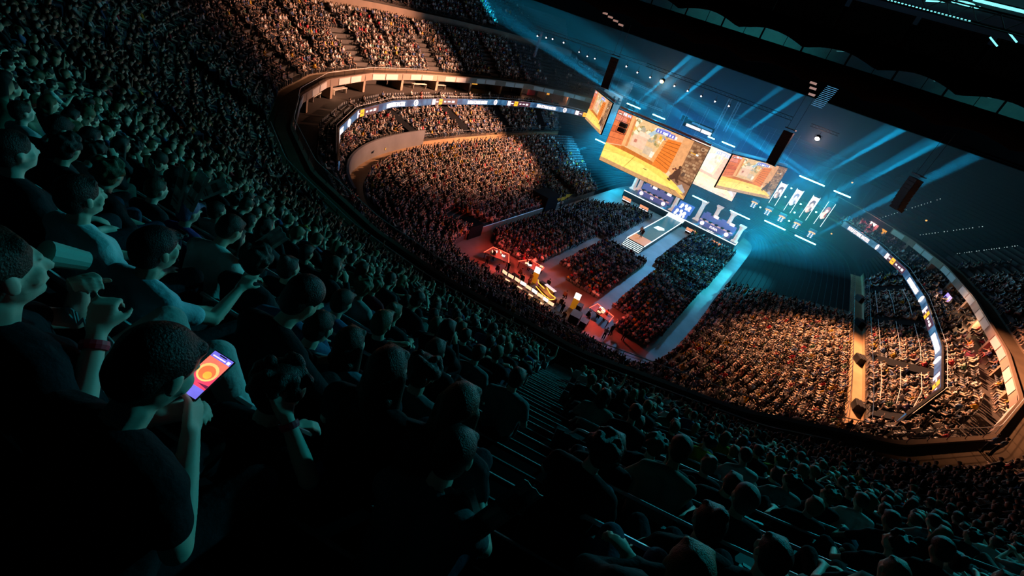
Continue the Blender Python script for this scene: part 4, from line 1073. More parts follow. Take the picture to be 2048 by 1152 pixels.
# blue tilted picture panels in the middle of the stage
for n, (y, z, nm) in enumerate(((102.6, 2.6, 'upper'), (99.9, 1.9, 'lower'))):
    c = empty('stage_artwork', (-17.9, y, z), 0, f'{nm} blue lit panel with white figures in the middle of the stage', 'screen')
    c.rotation_euler = (math.radians(-35), 0, 0)
    a = MB(); a.box((0, 0, 0), (3.3, .12, 2.2)); a.obj('panel', mat('stage_panel_blue', (.02, .03, .1), emit=(.08, .16, .55), es=.9), c)
    a = MB()
    for x, zz, r in ((-.8, .3, .32), (0, .5, .30), (.8, .3, .34), (-.9, -.3, .28), (.3, -.15, .3), (.95, -.35, .24)): a.ball((x, -.08, zz), (r, .03, r * 1.3), 8, 6)
    a.box((0, -.08, -.65), (1.1, .03, .35)); a.obj('figures', M['blinder'], c)
# orange monitors facing the stage, standing on the floor before it
for n, (x, y) in enumerate(((-28.3, 96.0), (-24.2, 95.9), (-13.8, 96.3), (-8.4, 96.2))):
    c = empty('floor_monitor', (x, y, 0), 0, f'wide orange monitor on the floor before the stage, {ORD[n]} from the left', 'monitor', 'monitors before the stage')
    c.rotation_euler = (0, 0, 0)
    a = MB(); a.box((0, 0, .75), (1.9, .12, .9), rot=Matrix.Rotation(math.radians(28), 3, 'X')); a.obj('picture', mat('orange_picture', (.02, .02, .02), emit=(1., .36, .18), es=1.1), c)
    a = MB(); a.box((0, -.14, .46), (1.9, .03, .22), rot=Matrix.Rotation(math.radians(28), 3, 'X')); a.obj('caption_strip', M['led_white'], c)
    a = MB(); a.box((0, .2, .3), (1.8, .4, .6)); a.obj('stand', M['dark'], c)
def person_at(x, y, z, rz, shirt, label, parts=PLS, sk=0):
    return spectator(parts, (x, y, z), rz, SKINS[sk], shirt, TROUS[0], HAIRS[0], label, None, 'person', 'standing_person')
person_at(-18.3, 79.0, 1.0, PI, (.012, .012, .014), 'dark-suited presenter standing on the orange end of the runway')
person_at(-18.9, 79.9, 1.0, PI, (.5, .38, .3), 'second presenter in pale top standing on the orange end of the runway')
person_at(-2.9, 48.0, 0, 2.6, (.012, .012, .014), 'person in black standing on the bare floor at the right-hand corner')
person_at(-7.9, 48.6, 0, .3, (.03, .03, .035), 'person standing beside the red lit desk, long shadow on the floor')
person_at(-9.6, 46.6, 0, .2, (.34, .33, .33), 'person in grey top walking past the red lit desk on the right')
person_at(-9.4, 48.0, 0, .8, (.012, .012, .016), 'person in black walking behind the red lit desk on the right')
for n, (q_, o_, c_) in enumerate(((96.5, 1.0, (.05, .10, .22)), (97.6, 1.3, (.10, .14, .2)))):
    p = ring(q_, o_); n_ = rnorm(q_); person_at(p[0], p[1], 13.4, math.atan2(-n_[1], -n_[0]) - PI / 2, c_, f'person in {["blue", "slate"][n]} top standing at the right-hand corner rail of the upper walkway')
person_at(-33.0, 75.5, 0, 1.2, (.5, .42, .38), 'person in pale top standing by the fence of the left stand')

# ------------------------------------------------------------------ the mixing area at the near end of the floor
M['picture_warm'] = mat('monitor_picture', (.02, .02, .02), emit=(1., .52, .30), es=1.6)
M['picture_white'] = mat('monitor_picture_white', (.02, .02, .02), emit=(1., .82, .74), es=1.9)
M['wood'] = mat('table_wood', (.10, .07, .05), .6)
def table(x0, x1, y0, y1, label, h=.9, rz=0.):
    c = empty('control_table', ((x0 + x1) / 2, (y0 + y1) / 2, 0), rz, label, 'table')
    w, d = x1 - x0, y1 - y0
    a = MB(); a.box((0, 0, h), (w, d, .06)); a.obj('table_top', M['wood'], c)
    for sx in (-1, 1):
        for sy in (-1, 1): a = MB(); a.box((sx * (w / 2 - .06), sy * (d / 2 - .06), h / 2), (.07, .07, h)); a.obj('leg', M['rail_dark'], c)
    return c
table(-24.2, -16.0, 44.5, 45.6, 'long desk carrying the row of bright monitors at the near end of the floor')
MONS = [(-23.7, 45.2), (-22.75, 45.2), (-21.8, 45.3), (-20.9, 45.3), (-20.0, 45.2), (-19.1, 45.2), (-18.2, 45.1), (-17.3, 45.0), (-16.5, 44.9)]
for n, (x, y) in enumerate(MONS):
    c = MB(); c.box((0, 0, .42), (.86, .06, .5)); c.box((0, .06, .1), (.08, .05, .2)); c.box((0, .06, .015), (.3, .22, .03))
    o = c.obj('monitor', M['dark'], loc=(x, y, .93), rz=math.radians((-8, 4, -3, 6, 2, -4, 5, -2, 3)[n])); tag(o, f'glowing monitor {n + 1} counted from the left on the long desk', 'monitor', 'monitors on the long desk')
    c = MB(); c.box((0, -.034, .42), (.80, .01, .44)); c.obj('picture', M['picture_white'] if n in (3, 5, 7) else M['picture_warm'], o)
    c = MB(); c.box((0, -.3, .015), (.7, .28, .03)); q = c.obj('keyboard', M['picture_warm'] if n % 2 else M['dark'], loc=(x, y - .28, .935)); tag(q, f'keyboard {n + 1} counted from the left on the long desk', 'keyboard', 'keyboards on the long desk')
def red_desk(poly, label, people):
    cx = sum(p[0] for p in poly) / len(poly); cy = sum(p[1] for p in poly) / len(poly)
    t = empty('lit_desk', (cx, cy, 0), 0, label, 'desk'); P = [(x - cx, y - cy) for x, y in poly]
    a = MB(); a.prism([(x * .97, y * .97) for x, y in P], .86, .92); a.obj('table_top', M['wood'], t)
    a = MB(); a.tube([(x, y, .95) for x, y in P], .045, 5); a.obj('light_strip', M['red_led'], t)
    for x, y in P: b_ = MB(); b_.box((x * .9, y * .9, .43), (.08, .08, .86)); b_.obj('leg', M['rail_dark'], t)
    n = 0
    for k in range(people):
        fx, fy = rng.uniform(-.6, .6, 2); x = cx + fx * 1.6; y = cy + fy * 1.1
        c = MB(); c.box((0, 0, .2), (.5, .05, .32)); c.box((0, .05, .02), (.2, .2, .04)); c.box((0, .03, .08), (.05, .04, .12)); o = c.obj('laptop_screen', M['dark'], loc=(x, y, .93), rz=rng.uniform(-.7, .7))
        tag(o, 'small screen on the ' + label.split(' with')[0], 'monitor', 'small screens on the ' + label.split(' with')[0])
        c = MB(); c.box((0, -.03, .2), (.46, .01, .28)); c.obj('picture', M['picture_white'] if k % 2 else M['picture_warm'], o)
    return cx, cy
red_desk([(-28.6, 47.2), (-28.9, 49.6), (-26.6, 50.2), (-25.2, 48.2)], 'leftmost red lit desk with crowded table top', 6)
red_desk([(-24.8, 49.9), (-24.2, 52.0), (-21.9, 52.0), (-21.6, 50.1)], 'second red lit desk with glowing frame, behind the monitors', 5)
red_desk([(-13.3, 49.4), (-13.1, 51.3), (-10.5, 50.7), (-10.3, 49.0)], 'right-hand red lit desk with glowing frame by the open floor', 5)
# orange light strips of the broadcast desk, white counter, yellow board
t = empty('broadcast_desk', (-18.3, 47.0, 0), 0, 'angular desk with glowing orange strips in the mixing area', 'desk')
a = MB(); a.box((0, .2, .45), (3.0, .9, .9), rz=-.35); a.obj('body', M['wood'], t)
for pts_ in ([(-2.3, 1.5), (-1.9, .9), (-.7, .5)], [(-.6, .95), (.4, .2), (1.2, .1), (1.35, -.2)], [(-1.6, -.1), (-.2, -.75), (.5, -.9)], [(.6, -.85), (1.1, -.95), (1.35, -.4)]):
    a = MB(); a.tube([(x, y, .98) for x, y in pts_], .045, 5); a.obj('light_strip', M['orange_led'], t)
c = empty('white_counter', (-18.6, 48.4, 0), -.2, 'small white topped counter beside the orange strips', 'counter'); a = MB(); a.box((0, 0, 1.0), (1.7, .5, .06)); a.obj('counter_top', mat('counter_white', (.8, .82, .85), .4, emit=(.6, .75, .95), es=.6), c); a = MB(); a.box((0, 0, .48), (1.5, .4, .96)); a.obj('counter_body', M['wood'], c)
for n, (x, y, lab) in enumerate(((-21.3, 48.9, 'tall lit board at the left of the orange strips'), (-15.0, 48.6, 'tall lit board with yellow lower half, right of the orange strips'))):
    c = empty('info_board', (x, y, 0), .2, lab, 'sign')
    a = MB(); a.box((0, 0, 1.9), (.75, .10, .8)); a.obj('screen', M['picture_white'], c); a = MB(); a.box((0, 0, .75), (.75, .10, 1.5)); a.obj('board', mat('yellow_board', (.6, .3, .02), .5, emit=(1., .38, .02), es=.22), c)
# crew at the mixing area
CREW = [(-27.6, 48.2), (-26.8, 48.9), (-27.9, 49.0), (-23.4, 50.7), (-22.6, 51.2), (-12.3, 50.0), (-11.3, 50.2), (-11.9, 49.4), (-23.2, 44.0), (-21.4, 44.0), (-19.6, 43.9), (-17.8, 43.8), (-20.9, 46.9), (-16.2, 47.4), (-25.4, 46.0), (-24.6, 47.4), (-23.3, 48.2), (-22.2, 47.2), (-21.4, 48.0), (-19.6, 49.6), (-16.9, 49.3), (-15.4, 46.2), (-14.6, 45.2), (-28.9, 50.6), (-27.2, 46.2), (-12.9, 48.3)]
for n, (x, y, sx, sy, h) in enumerate(((-25.2, 44.2, 1.2, .7, .9), (-15.2, 44.4, 1.4, .8, 1.0), (-13.6, 46.4, 1.2, 1.6, 1.1), (-12.4, 46.6, .8, 1.2, .8), (-26.6, 45.2, .9, .6, .7), (-20.0, 48.9, .7, .5, .8), (-24.0, 46.2, 1.3, .6, .9), (-22.8, 46.4, .9, .5, 1.1), (-14.2, 48.4, .6, .9, 1.2))):
    a = MB(); a.box((0, 0, h / 2), (sx, sy, h)); a.box((0, 0, h * .66), (sx + .03, sy + .03, .04), 1); a.box((0, 0, h), (sx + .02, sy + .02, .03), 1)
    tag(a.obj('flight_case', [M['speaker'], M['rail_dark']], loc=(x, y, 0), rz=rng.uniform(-.3, .3)), f'dark equipment case {n + 1} counted roughly from left to right around the control desks', 'case', 'equipment cases in the mixing area')
for n, (x, y) in enumerate(CREW):
    z0 = 0.
    spectator(PL if n % 3 else PLS, (x, y, z0), rng.uniform(-.6, .6), SKINS[n % 5], SHIRTS[0] if n % 2 else (.2, .06, .05), TROUS[0], HAIRS[n % 6], f'crew member {n + 1} counted from the left red desk to the monitors, in the mixing area', 'crew in the mixing area', 'person', 'crew_member')
# low fence in front of the left stand and black blocks at the tunnels
t = empty('crowd_barrier', (-33.2, 62, 0), 0, 'pale barrier along the foot of the left stand', 'barrier'); a = MB(); a.box((0, 0, .55), (.08, 26, 1.1)); a.obj('panel', M['wall_tan'], t); a = MB(); a.tube([(0, -13, 1.15), (0, 13, 1.15)], .04, 5); a.obj('top_rail', M['metal'], t)
for n, (i, lab) in enumerate(((116, 'nearest'), (146, 'second nearest'), (182, 'third nearest'), (214, 'farthest'))):
    p = cpt(i, 1.25, 0); nn = rnorm(i); c = empty('slatted_crate', (p[0], p[1], 5.5), math.atan2(nn[1], nn[0]) + .5, f'black slatted box on the right concourse, {lab} of the four', 'box', 'black boxes on the right concourse')
    a = MB(); a.box((0, 0, .4), (1.0, 1.25, .8)); a.obj('case', M['speaker'], c)
    for q in range(3): a = MB(); a.box((-.32 + q * .32, 0, .83), (.22, 1.2, .06)); a.obj('slat', M['rail_dark'], c)
# hoods over the stair tunnels of the middle tier
for i in WEDGE:
    a = MB()
    z0 = mrow(1)[1]; p0 = mpt(i, .1, 0); p1 = mpt(i, .8, 0); nn = rnorm(i); tt = Vector((-nn[1], nn[0], 0))
    A0 = Vector((p0[0], p0[1], z0 - .5)); A1 = Vector((p1[0], p1[1], z0 + 2.2)); w = 1.05
    a.add([A0 - tt * w, A0 + tt * w, A1 + tt * w, A1 - tt * w, A0 - tt * w + Vector((0, 0, .9)), A0 + tt * w + Vector((0, 0, .9)), A1 + tt * w + Vector((0, 0, .5)), A1 - tt * w + Vector((0, 0, .5))], [(0, 3, 2, 1), (4, 5, 6, 7), (0, 1, 5, 4), (1, 2, 6, 5), (2, 3, 7, 6), (3, 0, 4, 7)])
    struct(a.obj('tunnel_roof', M['dark']), 'dark sloping roof over a stair tunnel')
for x, y, sx, sy, h, lab in ((-34.6, 71.6, 3.2, 4.2, 3.0, 'dark tunnel opening in the foot of the left stand'), (-34.2, 50.6, 2.6, 3.0, 1.9, 'dark tunnel opening at the near end of the left stand'), (-1.2, 69.5, 2.4, 3.6, 1.6, 'dark tunnel opening in the foot of the right stand')):
    a = MB(); a.box((x, y, h / 2), (sx, sy, h)); struct(a.obj('tunnel_shade_block', M['dark']), lab)  # solid dark block stands for the shade in the tunnel mouth
for n, (y, z) in enumerate(((73.4, 1.7), (75.6, 1.6), (77.0, 1.9))):
    a = MB()
    g = [(u * .5, .05 * math.sin(u * 5), 0) for u in np.linspace(0, 3, 9)]
    a.add([(0, q[0], .0 + q[1]) for q in g] + [(0.05 * k, q[0], .75 + q[1]) for k, q in enumerate(g)] + [(.02, q[0], .0 + q[1]) for q in g] + [(.02 + .05 * k, q[0], .75 + q[1]) for k, q in enumerate(g)],
          [(k, k + 1, 9 + k + 1, 9 + k) for k in range(8)] + [(18 + k, 27 + k, 27 + k + 1, 18 + k + 1) for k in range(8)])
    tag(a.obj('flag', mat('yellow_flag', (.75, .42, .03), .8), loc=(-33.1, y - .7, z)), f'yellow flag hung by the left tunnel, {ORD[n]} from the near side', 'flag', 'yellow flags by the left tunnel')

# ------------------------------------------------------------------ curtains and banners under the roof
def swag(y, x0, x1, ztop, zbot, amp, per, label, ph=0.):
    a = MB(); n = int((x1 - x0) / .4); fr = []
    xs = np.linspace(x0, x1, n + 1)
    zb = [zbot + amp * abs(math.sin(PI * (x / per + ph))) - .35 * amp for x in xs]
    yy = [y + .12 * math.sin(x * 3.1) + .06 * math.sin(x * 7.7) for x in xs]
    vs = [(x, q, ztop) for x, q in zip(xs, yy)] + [(x, q + .05, (ztop + z) / 2) for x, q, z in zip(xs, yy, zb)] + [(x, q, z) for x, q, z in zip(xs, yy, zb)]
    vs += [(x, q + .05, z) for x, q, z in vs]
    N = n + 1; fs = []
    for L in (0, 1):
        for k in range(n):
            fs.append((L * N + k, L * N + k + 1, (L + 1) * N + k + 1, (L + 1) * N + k)); o = 3 * N
            fs.append((o + L * N + k, o + (L + 1) * N + k, o + (L + 1) * N + k + 1, o + L * N + k + 1))
    for k in range(n): fs.append((2 * N + k, 2 * N + k + 1, 5 * N + k + 1, 5 * N + k)); fs.append((k, 3 * N + k, 3 * N + k + 1, k + 1))
    a.add(vs, fs); o = a.obj('swag_curtain', M['black'], smooth=True); tag(o, label, 'curtain'); return o
swag(62.0, -58, 28, 33.05, 30.85, .55, 6.2, 'lower black swagged curtain hanging across under the roof')
swag(61.6, -58, 28, 37.6, 34.35, .85, 3.6, 'upper black swagged curtain with scalloped hem above the teal banners', .3)
swag(44.0, -40, 28, 34.0, 32.6, .5, 5.0, 'nearest black curtain high at the upper right of the picture', .1)
M['banner_grey'] = mat('roof_banner', (.16, .19, .19), .8, noise=.7, nscale=1.2)
_nt = M['banner_grey'].node_tree; _tr = _nt.nodes.new('ShaderNodeBsdfTranslucent'); _tr.inputs['Color'].default_value = (.30, .42, .42, 1); _mx = _nt.nodes.new('ShaderNodeMixShader'); _mx.inputs[0].default_value = .5
_b = _nt.nodes['Principled BSDF']; _nt.links.new(_b.outputs[0], _mx.inputs[1]); _nt.links.new(_tr.outputs[0], _mx.inputs[2]); _nt.links.new(_mx.outputs[0], _nt.nodes['Material Output'].inputs['Surface'])
for k in range(17):
    x = -38.6 + k * 4.4
    t = empty('roof_banner', (x + 2.2, 62.4, 33.0), 0, f'teal lit cloth banner under the roof, number {k + 1} from the left', 'banner', 'cloth banners under the roof')
    a = MB(); a.box((0, .02, 1.35), (4.2, .05, 2.7)); a.obj('cloth', M['banner_grey'], t)
    a = MB(); a.tube([(-2.1, 0, 2.72), (2.1, 0, 2.72)], .05, 5); a.obj('batten', M['rail_dark'], t)
    a = MB(); a.box((.35, -.012, 1.35), (.06, .03, 2.7)); a.obj('seam', M['black'], t)
    if 7 <= k <= 13:
        a = MB()
        for q in range(5): a.box((-.9 + q * .28, -.03, 1.62 + .1 * math.sin(q * 2.)), (.5, .012, .045), rot=Matrix.Rotation(.45 * (-1) ** q, 3, 'Y'))
        a.box((1.3, -.03, 1.1), (.9, .012, .05), rot=Matrix.Rotation(-.25, 3, 'Y')); a.obj('print', M['banner_print'] if 'banner_print' in M else M.setdefault('banner_print', mat('banner_print', (.35, .7, .75), .6, emit=(.1, .45, .5), es=.5)), t)
for k in range(9):
    x = -22 + k * 4.4
    t = empty('roof_banner', (x + 2.2, 45.4, 33.4), 0, f'very dim patchy banner nearer the camera, number {k + 1} from the left', 'banner', 'dim banners nearer the camera')
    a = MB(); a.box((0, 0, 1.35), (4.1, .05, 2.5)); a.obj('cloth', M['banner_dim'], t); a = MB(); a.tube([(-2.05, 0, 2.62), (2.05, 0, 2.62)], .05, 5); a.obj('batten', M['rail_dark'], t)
# truss and lamps close under the roof at the top right
t = empty('roof_truss', (2, 30, 34.3), 0, 'dark roof truss with a dotted row of small cyan lights at the top right', 'truss')
a = MB()
for z in (0., .5):
    for y in (-.25, .25): a.tube([(-14, y, z), (9, y, z)], .035, 5)
for k in range(46): a.tube([(-14 + k * .5, -.25, .5 * (k % 2)), (-13.5 + k * .5, -.25, .5 * ((k + 1) % 2))], .02, 4)
a.obj('chords', M['rail_dark'], t)
M['dot'] = mat('dot_lamp', (.02, .02, .02), emit=(.2, .85, .9), es=1.6)
for k in range(26):
    a = MB(); a.box((-3.9 + k * .145, -.3, -.02), (.075, .03, .035)); a.obj('dot_light', M['dot'], t)
t = empty('roof_beam', (2.4, 30, 35.), 0, 'straight beam glowing cyan at the very top right corner', 'light'); a = MB(); a.box((1.2, 0, .05), (4.4, .06, .10)); a.obj('tube', M['dot'], t); a = MB(); a.box((1.2, .08, .08), (4.4, .1, .16)); a.obj('housing', M['dark'], t)
t = empty('ring_light', (1.25, 30, 34.85), 0, 'cyan glowing ring fixture at the top right edge', 'light')
for r, nm in ((.30, 'inner_ring'), (.50, 'outer_ring')):
    a = MB(); a.tube([(r * math.cos(q), r * .8 * math.sin(q), 0) for q in np.linspace(0, 2 * PI * (1 if r < .4 else .55), 20)], .045, 6); a.obj(nm, M['dot'], t)
a = MB(); a.tube([(0, 0, 0), (0, 0, 5)], .02, 5); a.obj('hanger', M['rail_dark'], t)
for n, (x, z, w) in enumerate(((3.0, 33.9, .5), (3.5, 34.2, .5), (.2, 34.75, .7))):
    a = MB(); a.box((0, 0, 0), (w, .06, .05), rot=Matrix.Rotation((.5, .5, -.2)[n], 3, 'Y')); tag(a.obj('strip_light', M['dot'], loc=(x, 30.4, z)), f'short cyan strip light at the top right, {ORD[n]} below the ring', 'light')

# ------------------------------------------------------------------ rig above the stage
def truss(p0, p1, label, w=.45, mm='truss', nm='lighting_truss'):
    p0, p1 = Vector(p0), Vector(p1); L = (p1 - p0).length; d = (p1 - p0) / L
    s_ = d.cross(Vector((0, 0, 1))); s_ = s_.normalized() if s_.length > .1 else Vector((1, 0, 0)); u = s_.cross(d)
    a = MB(); c4 = [s_ * w / 2 + u * w / 2, s_ * w / 2 - u * w / 2, -s_ * w / 2 - u * w / 2, -s_ * w / 2 + u * w / 2]
    for c in c4: a.tube([p0 + c, p1 + c], .035, 5)
    n = max(2, int(L / (w * 1.4)))
    for k in range(n):
        q0, q1 = p0 + d * L * k / n, p0 + d * L * (k + 1) / n
        for j in range(4): a.tube([q0 + c4[j], q1 + c4[(j + 1) % 4]], .018, 4)
    o = a.obj(nm, M[mm]); tag(o, label, 'truss'); return o
truss((-63, 97, 24.6), (-36, 97, 25.3), 'long lighting truss sloping away over the far left upper tier', .55)
truss((-35.8, 97, 25.3), (-8.0, 97, 25.3), 'lighting truss with white lamps above the main screens', .55, 'rail_dark')
truss((-5.0, 98, 25.4), (-.5, 98, 25.4), 'short truss carrying the bright reddish lamp', .4, 'rail_dark')
truss((-54.5, 105, 16.4), (-46.2, 105, 17.6), 'thin truss left of the black speaker stack, low', .3)
truss((-50.2, 105, 20.3), (-44.8, 105, 20.8), 'thin truss left of the black speaker stack, high', .3)
truss((-41.0, 106, 20.8), (-35.6, 106, 20.6), 'thin truss right of the black speaker stack', .3)
truss((-44.6, 106, 17.6), (-32, 106, 17.9), 'thin truss behind the small slanting screen', .3)
for x in (-20.4, -18.6): truss((x, 106, 18.6), (x, 106, 24.4), f'upright teal lit truss {"left" if x < -19 else "right"} of a pair behind the main screens', .5)
truss((-60.6, 97, 19.2), (-60.4, 97, 24.4), 'hanging ladder frame under the far left end of the truss', .35)
def lamp(x, y, z, mm, label, r=.22, name='stage_lamp', aim=(0, -1, -.5), group=None):
    t = empty(name, (x, y, z), 0, label, 'light', group); A = Vector(aim).normalized()
    a = MB(); a.cap(A * -.45, A * -.06, r * .95, r * 1.05, 10); a.obj('housing', M['dark'], t)
    a = MB(); a.ball((0, 0, 0), (r, r, r * .9), 10, 7); a.obj('lens', M[mm], t)
    a = MB(); a.tube([(-r * 1.3, 0, 0), (-r * 1.3, 0, .5), (r * 1.3, 0, .5), (r * 1.3, 0, 0)], .03, 4); a.tube([(0, 0, .5), (0, 0, 1.1)], .03, 4); a.obj('yoke', M['rail_dark'], t)
    return t
LAMPS = [(-61.2, 23.2), (-59.0, 23.5), (-57.4, 23.7), (-54.6, 23.8), (-50.5, 23.2), (-48.4, 23.0), (-46.6, 23.1), (-39.6, 23.8), (-37.0, 23.5), (-34.2, 23.5), (-29.1, 23.6), (-26.4, 23.6), (-23.7, 23.6), (-21.0, 23.6), (-18.4, 23.7)]
for n, (x, z) in enumerate(LAMPS):
    lamp(x, 97, z, 'pink_lamp', f'pinkish white lamp hung under the truss, number {n + 1} from the left', .11 if n in (4, 5, 6) else .14, 'truss_lamp', group='pinkish lamps under the truss')
lamp(-31.7, 97, 23.6, 'warm_lamp', 'dazzling orange lamp above the largest screen', .40)
lamp(-2.95, 97, 23.9, 'pink_lamp', 'bright reddish lamp alone in the dark right of the black speaker stack', .42)
# cyan light bars
BARS = [(-36.2, 17.35, 3.0), (-30.4, 17.3, 2.6), (-39.9, 8.3, 3.0), (-15.8, 17.5, 2.4), (-19.2, 17.4, 1.2), (-.1, 17.2, 4.2), (5.1, 17.1, 2.6), (-15.7, 6.2, 3.0), (-7.6, 6.7, 3.8), (-1.3, 7.7, 3.8), (4.4, 7.6, 3.6)]
BWHERE = ['over the left corner of the largest screen', 'over the middle of the largest screen', 'under the small slanting screen', 'above the gap between the two right screens', 'small, over the right end of the largest screen', 'long, above the picture banners', 'above and right of the picture banners', 'beneath the brightest screen', 'behind the right player desk', 'under the first picture banners', 'under the rightmost picture banner']
for (x, z, L), wh in zip(BARS, BWHERE):
    t = empty('light_bar', (x, 100, z), 0, 'cyan glowing light bar ' + wh, 'light', 'cyan light bars of the stage rig')
    a = MB(); a.cap((-L / 2, 0, 0), (L / 2, 0, 0), .10, .10, 8); a.obj('tube', M['cyan_led'], t)
    a = MB(); a.box((0, .2, .02), (L + .2, .2, .3)); a.obj('housing', M['dark'], t)
    a = MB()
    for sx in (-.4, .4): a.tube([(sx * L, .25, .15), (sx * L, .25, 1.2)], .02, 4)
    a.obj('hanger', M['rail_dark'], t)
for n, (x, z) in enumerate(((-2.5, 13.4), (-2.6, 11.5), (.5, 11.4), (3.6, 11.2), (.4, 9.5), (.4, 7.6), (-5.6, 7.7))):
    lamp(x, 109, z, 'green_led', f'green glaring lamp among the picture banners, number {n + 1} from the top left', .16, 'green_lamp', group='green lamps among the banners')
# picture banners and the lamp clusters under them
def banner(x, z0, z1, k, lab):
    w = 1.25; h = z1 - z0
    t = empty('picture_banner', (x, 108, z0), 0, lab, 'banner', 'tall lit banners beside the stage')
    a = MB()
    for sx in (-1, 1): a.box((sx * w / 2, 0, h / 2 + .1), (.06, .06, h + .2))
    a.obj('frame', M['white_led'], t)
    a = MB(); cols = [[(.95, .92, .90), (.42, .26, .20), (.14, .10, .12), (.75, .62, .55)], [(.95, .95, 1.), (.55, .60, .75), (.22, .24, .36), (.8, .85, .95)], [(.95, .90, .86), (.55, .36, .26), (.16, .10, .10), (.85, .66, .5)], [(.80, .30, .20), (.95, .62, .48), (.32, .08, .06), (1., .8, .7)]][k]
    bg, skin_, dark_, hi = cols
    if k < 3: a.add([(-w / 2 + .05, 0, h * .35), (w / 2 - .05, 0, h * .45), (w / 2 - .05, 0, h), (-w / 2 + .05, 0, h)], [(0, 1, 2, 3)], 0, bg)
    def blob(cx, cz, rx, rz_, c, y, n=12, j=.12): a.add([(cx + rx * math.cos(q) * (1 + rng.uniform(-j, j)), y, cz + rz_ * math.sin(q) * (1 + rng.uniform(-j, j))) for q in np.linspace(0, 2 * PI, n + 1)[:-1]], [tuple(range(n))], 0, c)
    blob(0, h * .70, .42, .62, dark_, -.01); blob(-.1, h * .46, .46, .75, skin_, -.014); blob(.05, h * .66, .25, .36, hi, -.018); blob(.06, h * .80, .34, .26, dark_, -.022); blob(-.25, h * .40, .2, .5, hi, -.022); blob(.22, h * .48, .16, .4, dark_, -.024)
    a.obj('picture', M['poster'], t)
    a = MB(); a.box((0, 0, h + .25), (w + .3, .15, .08)); a.tube([(-.4, 0, h + .25), (-.4, 0, h + 5)], .015, 4); a.tube([(.4, 0, h + .25), (.4, 0, h + 5)], .015, 4); a.obj('hanger', M['rail_dark'], t)
def cluster(x, z, lab, y=107.6):
    t = empty('lamp_cluster', (x, y, z), 0, lab, 'light', 'lamp clusters under the banners')
    a = MB(); a.box((0, .3, .8), (1.35, .6, .5)); a.box((0, .3, 0), (1.0, .5, 1.2)); a.obj('case', mat('cluster_case', (.25, .25, .30), .5), t)
    a = MB(); a.tube([(-.62, -.02, .42), (-.3, -.06, .52), (.3, -.06, .52), (.62, -.02, .42)], .11, 6); a.obj('amber_band', M['amber'], t)
    for sx in (-.26, .26):
        for q in range(3): a = MB(); a.ball((sx, .04, .2 - q * .34), (.12, .06, .12), 9, 6); a.obj('bulb', M['blinder'], t)
for n, (x, z0, z1) in enumerate(((-4.0, 9.3, 13.8), (-.9, 9.2, 13.8), (2.2, 9.2, 13.8), (5.0, 9.2, 13.8))):
    banner(x, z0, z1, n, ['banner with dark-haired portrait nearest the right screen', 'banner with pale bluish portrait, second from the left', 'banner with brown-haired portrait, third from the left', 'rightmost banner with reddish portrait'][n])
for n, (x, z) in enumerate(((-6.9, 8.2), (-3.9, 8.0), (-1.1, 7.9), (1.9, 7.9), (5.0, 7.5))):
    cluster(x, z - .3, f'six-lamp cluster with amber band under the banners, {ORD[n]} from the left')
cluster(-37.0, 11.0, 'six-lamp cluster with amber band between the small slanting screen and the largest', 97.0)
t = empty('hanging_sign', (-22.4, 100.5, 18.2), 0, 'small sign board with white lower half above the right part of the largest screen', 'sign')
a = MB(); a.box((0, 0, 0), (6.0, .2, 1.5)); a.box((-3.2, 0, .5), (1.2, .2, 1.0)); a.obj('board', M['dark'], t)
a = MB(); a.box((-.9, -.12, -.35), (3.0, .03, .5)); a.box((1.8, -.12, -.35), (2.0, .03, .6)); a.obj('white_strip', M['led_white'], t)
a = MB(); a.box((.6, -.12, .35), (4.2, .03, .35)); a.obj('blue_strip', M['violet_dim'] if 'violet_dim' in M else M.setdefault('violet_dim', mat('violet_dim', (.02, .02, .05), emit=(.05, .2, .4), es=.8)), t)
# speaker stacks
def line_array(x, y, zt, n, rz, label, lit=False):
    t = empty('speaker_stack', (x, y, zt), rz, label, 'speaker'); yy = 0.; zz = 0.; ang = 0.
    a = MB(); a.box((0, .3, .45), (1.7, .9, .12)); a.tube([(-.6, .3, .5), (-.6, .3, 6)], .03, 4); a.tube([(.6, .3, .5), (.6, .3, 6)], .03, 4); a.obj('flying_frame', M['rail_dark'], t)
    for k in range(n):
        ang = math.radians(1.0 + k * k * 18. / (n * n)); R = Matrix.Rotation(-ang, 3, 'X')
        a = MB(); a.box((0, yy + .35, zz - .24), (1.6, .9, .46), rot=R); a.box((0, yy - .12, zz - .24), (1.5, .04, .38), rot=R); cb = a.obj('cabinet', M['speaker'], t)
        if lit:
            a = MB(); a.box((-.82, yy + .38, zz - .24), (.03, .7, .40), rot=R); a.obj('side_plate', M['wall_tan'], t)
        zz -= .48 * math.cos(ang); yy += .48 * math.sin(ang)
line_array(-41.6, 95, 24.6, 12, .25, 'tall black speaker stack above the small slanting screen')
line_array(-7.1, 93, 23.6, 12, -.15, 'tall black speaker stack in front of the right-hand screen')
line_array(9.9, 80, 24.7, 9, -1.0, 'speaker stack with pale side plates alone on the dark right side', True)
t = empty('hanging_projector', (-33.0, 90, 14.4), 0, 'small black caged box hanging in front of the largest screen', 'projector')
a = MB()
for z in (-.45, .45): a.box((0, 0, z), (1.4, 1.0, .7))
a.obj('body', M['speaker'], t); a = MB()
for sx in (-.85, .85):
    for sy in (-.6, .6): a.tube([(sx, sy, -1.), (sx, sy, 1.)], .03, 4); a.tube([(sx, sy, 1.), (sx * .35, sy * .3, 5.5)], .025, 4)
for z in (-1., 1.): a.tube([(-.85, -.6, z), (.85, -.6, z), (.85, .6, z), (-.85, .6, z)], .03, 4, closed=True)
a.obj('cage', M['rail_dark'], t)
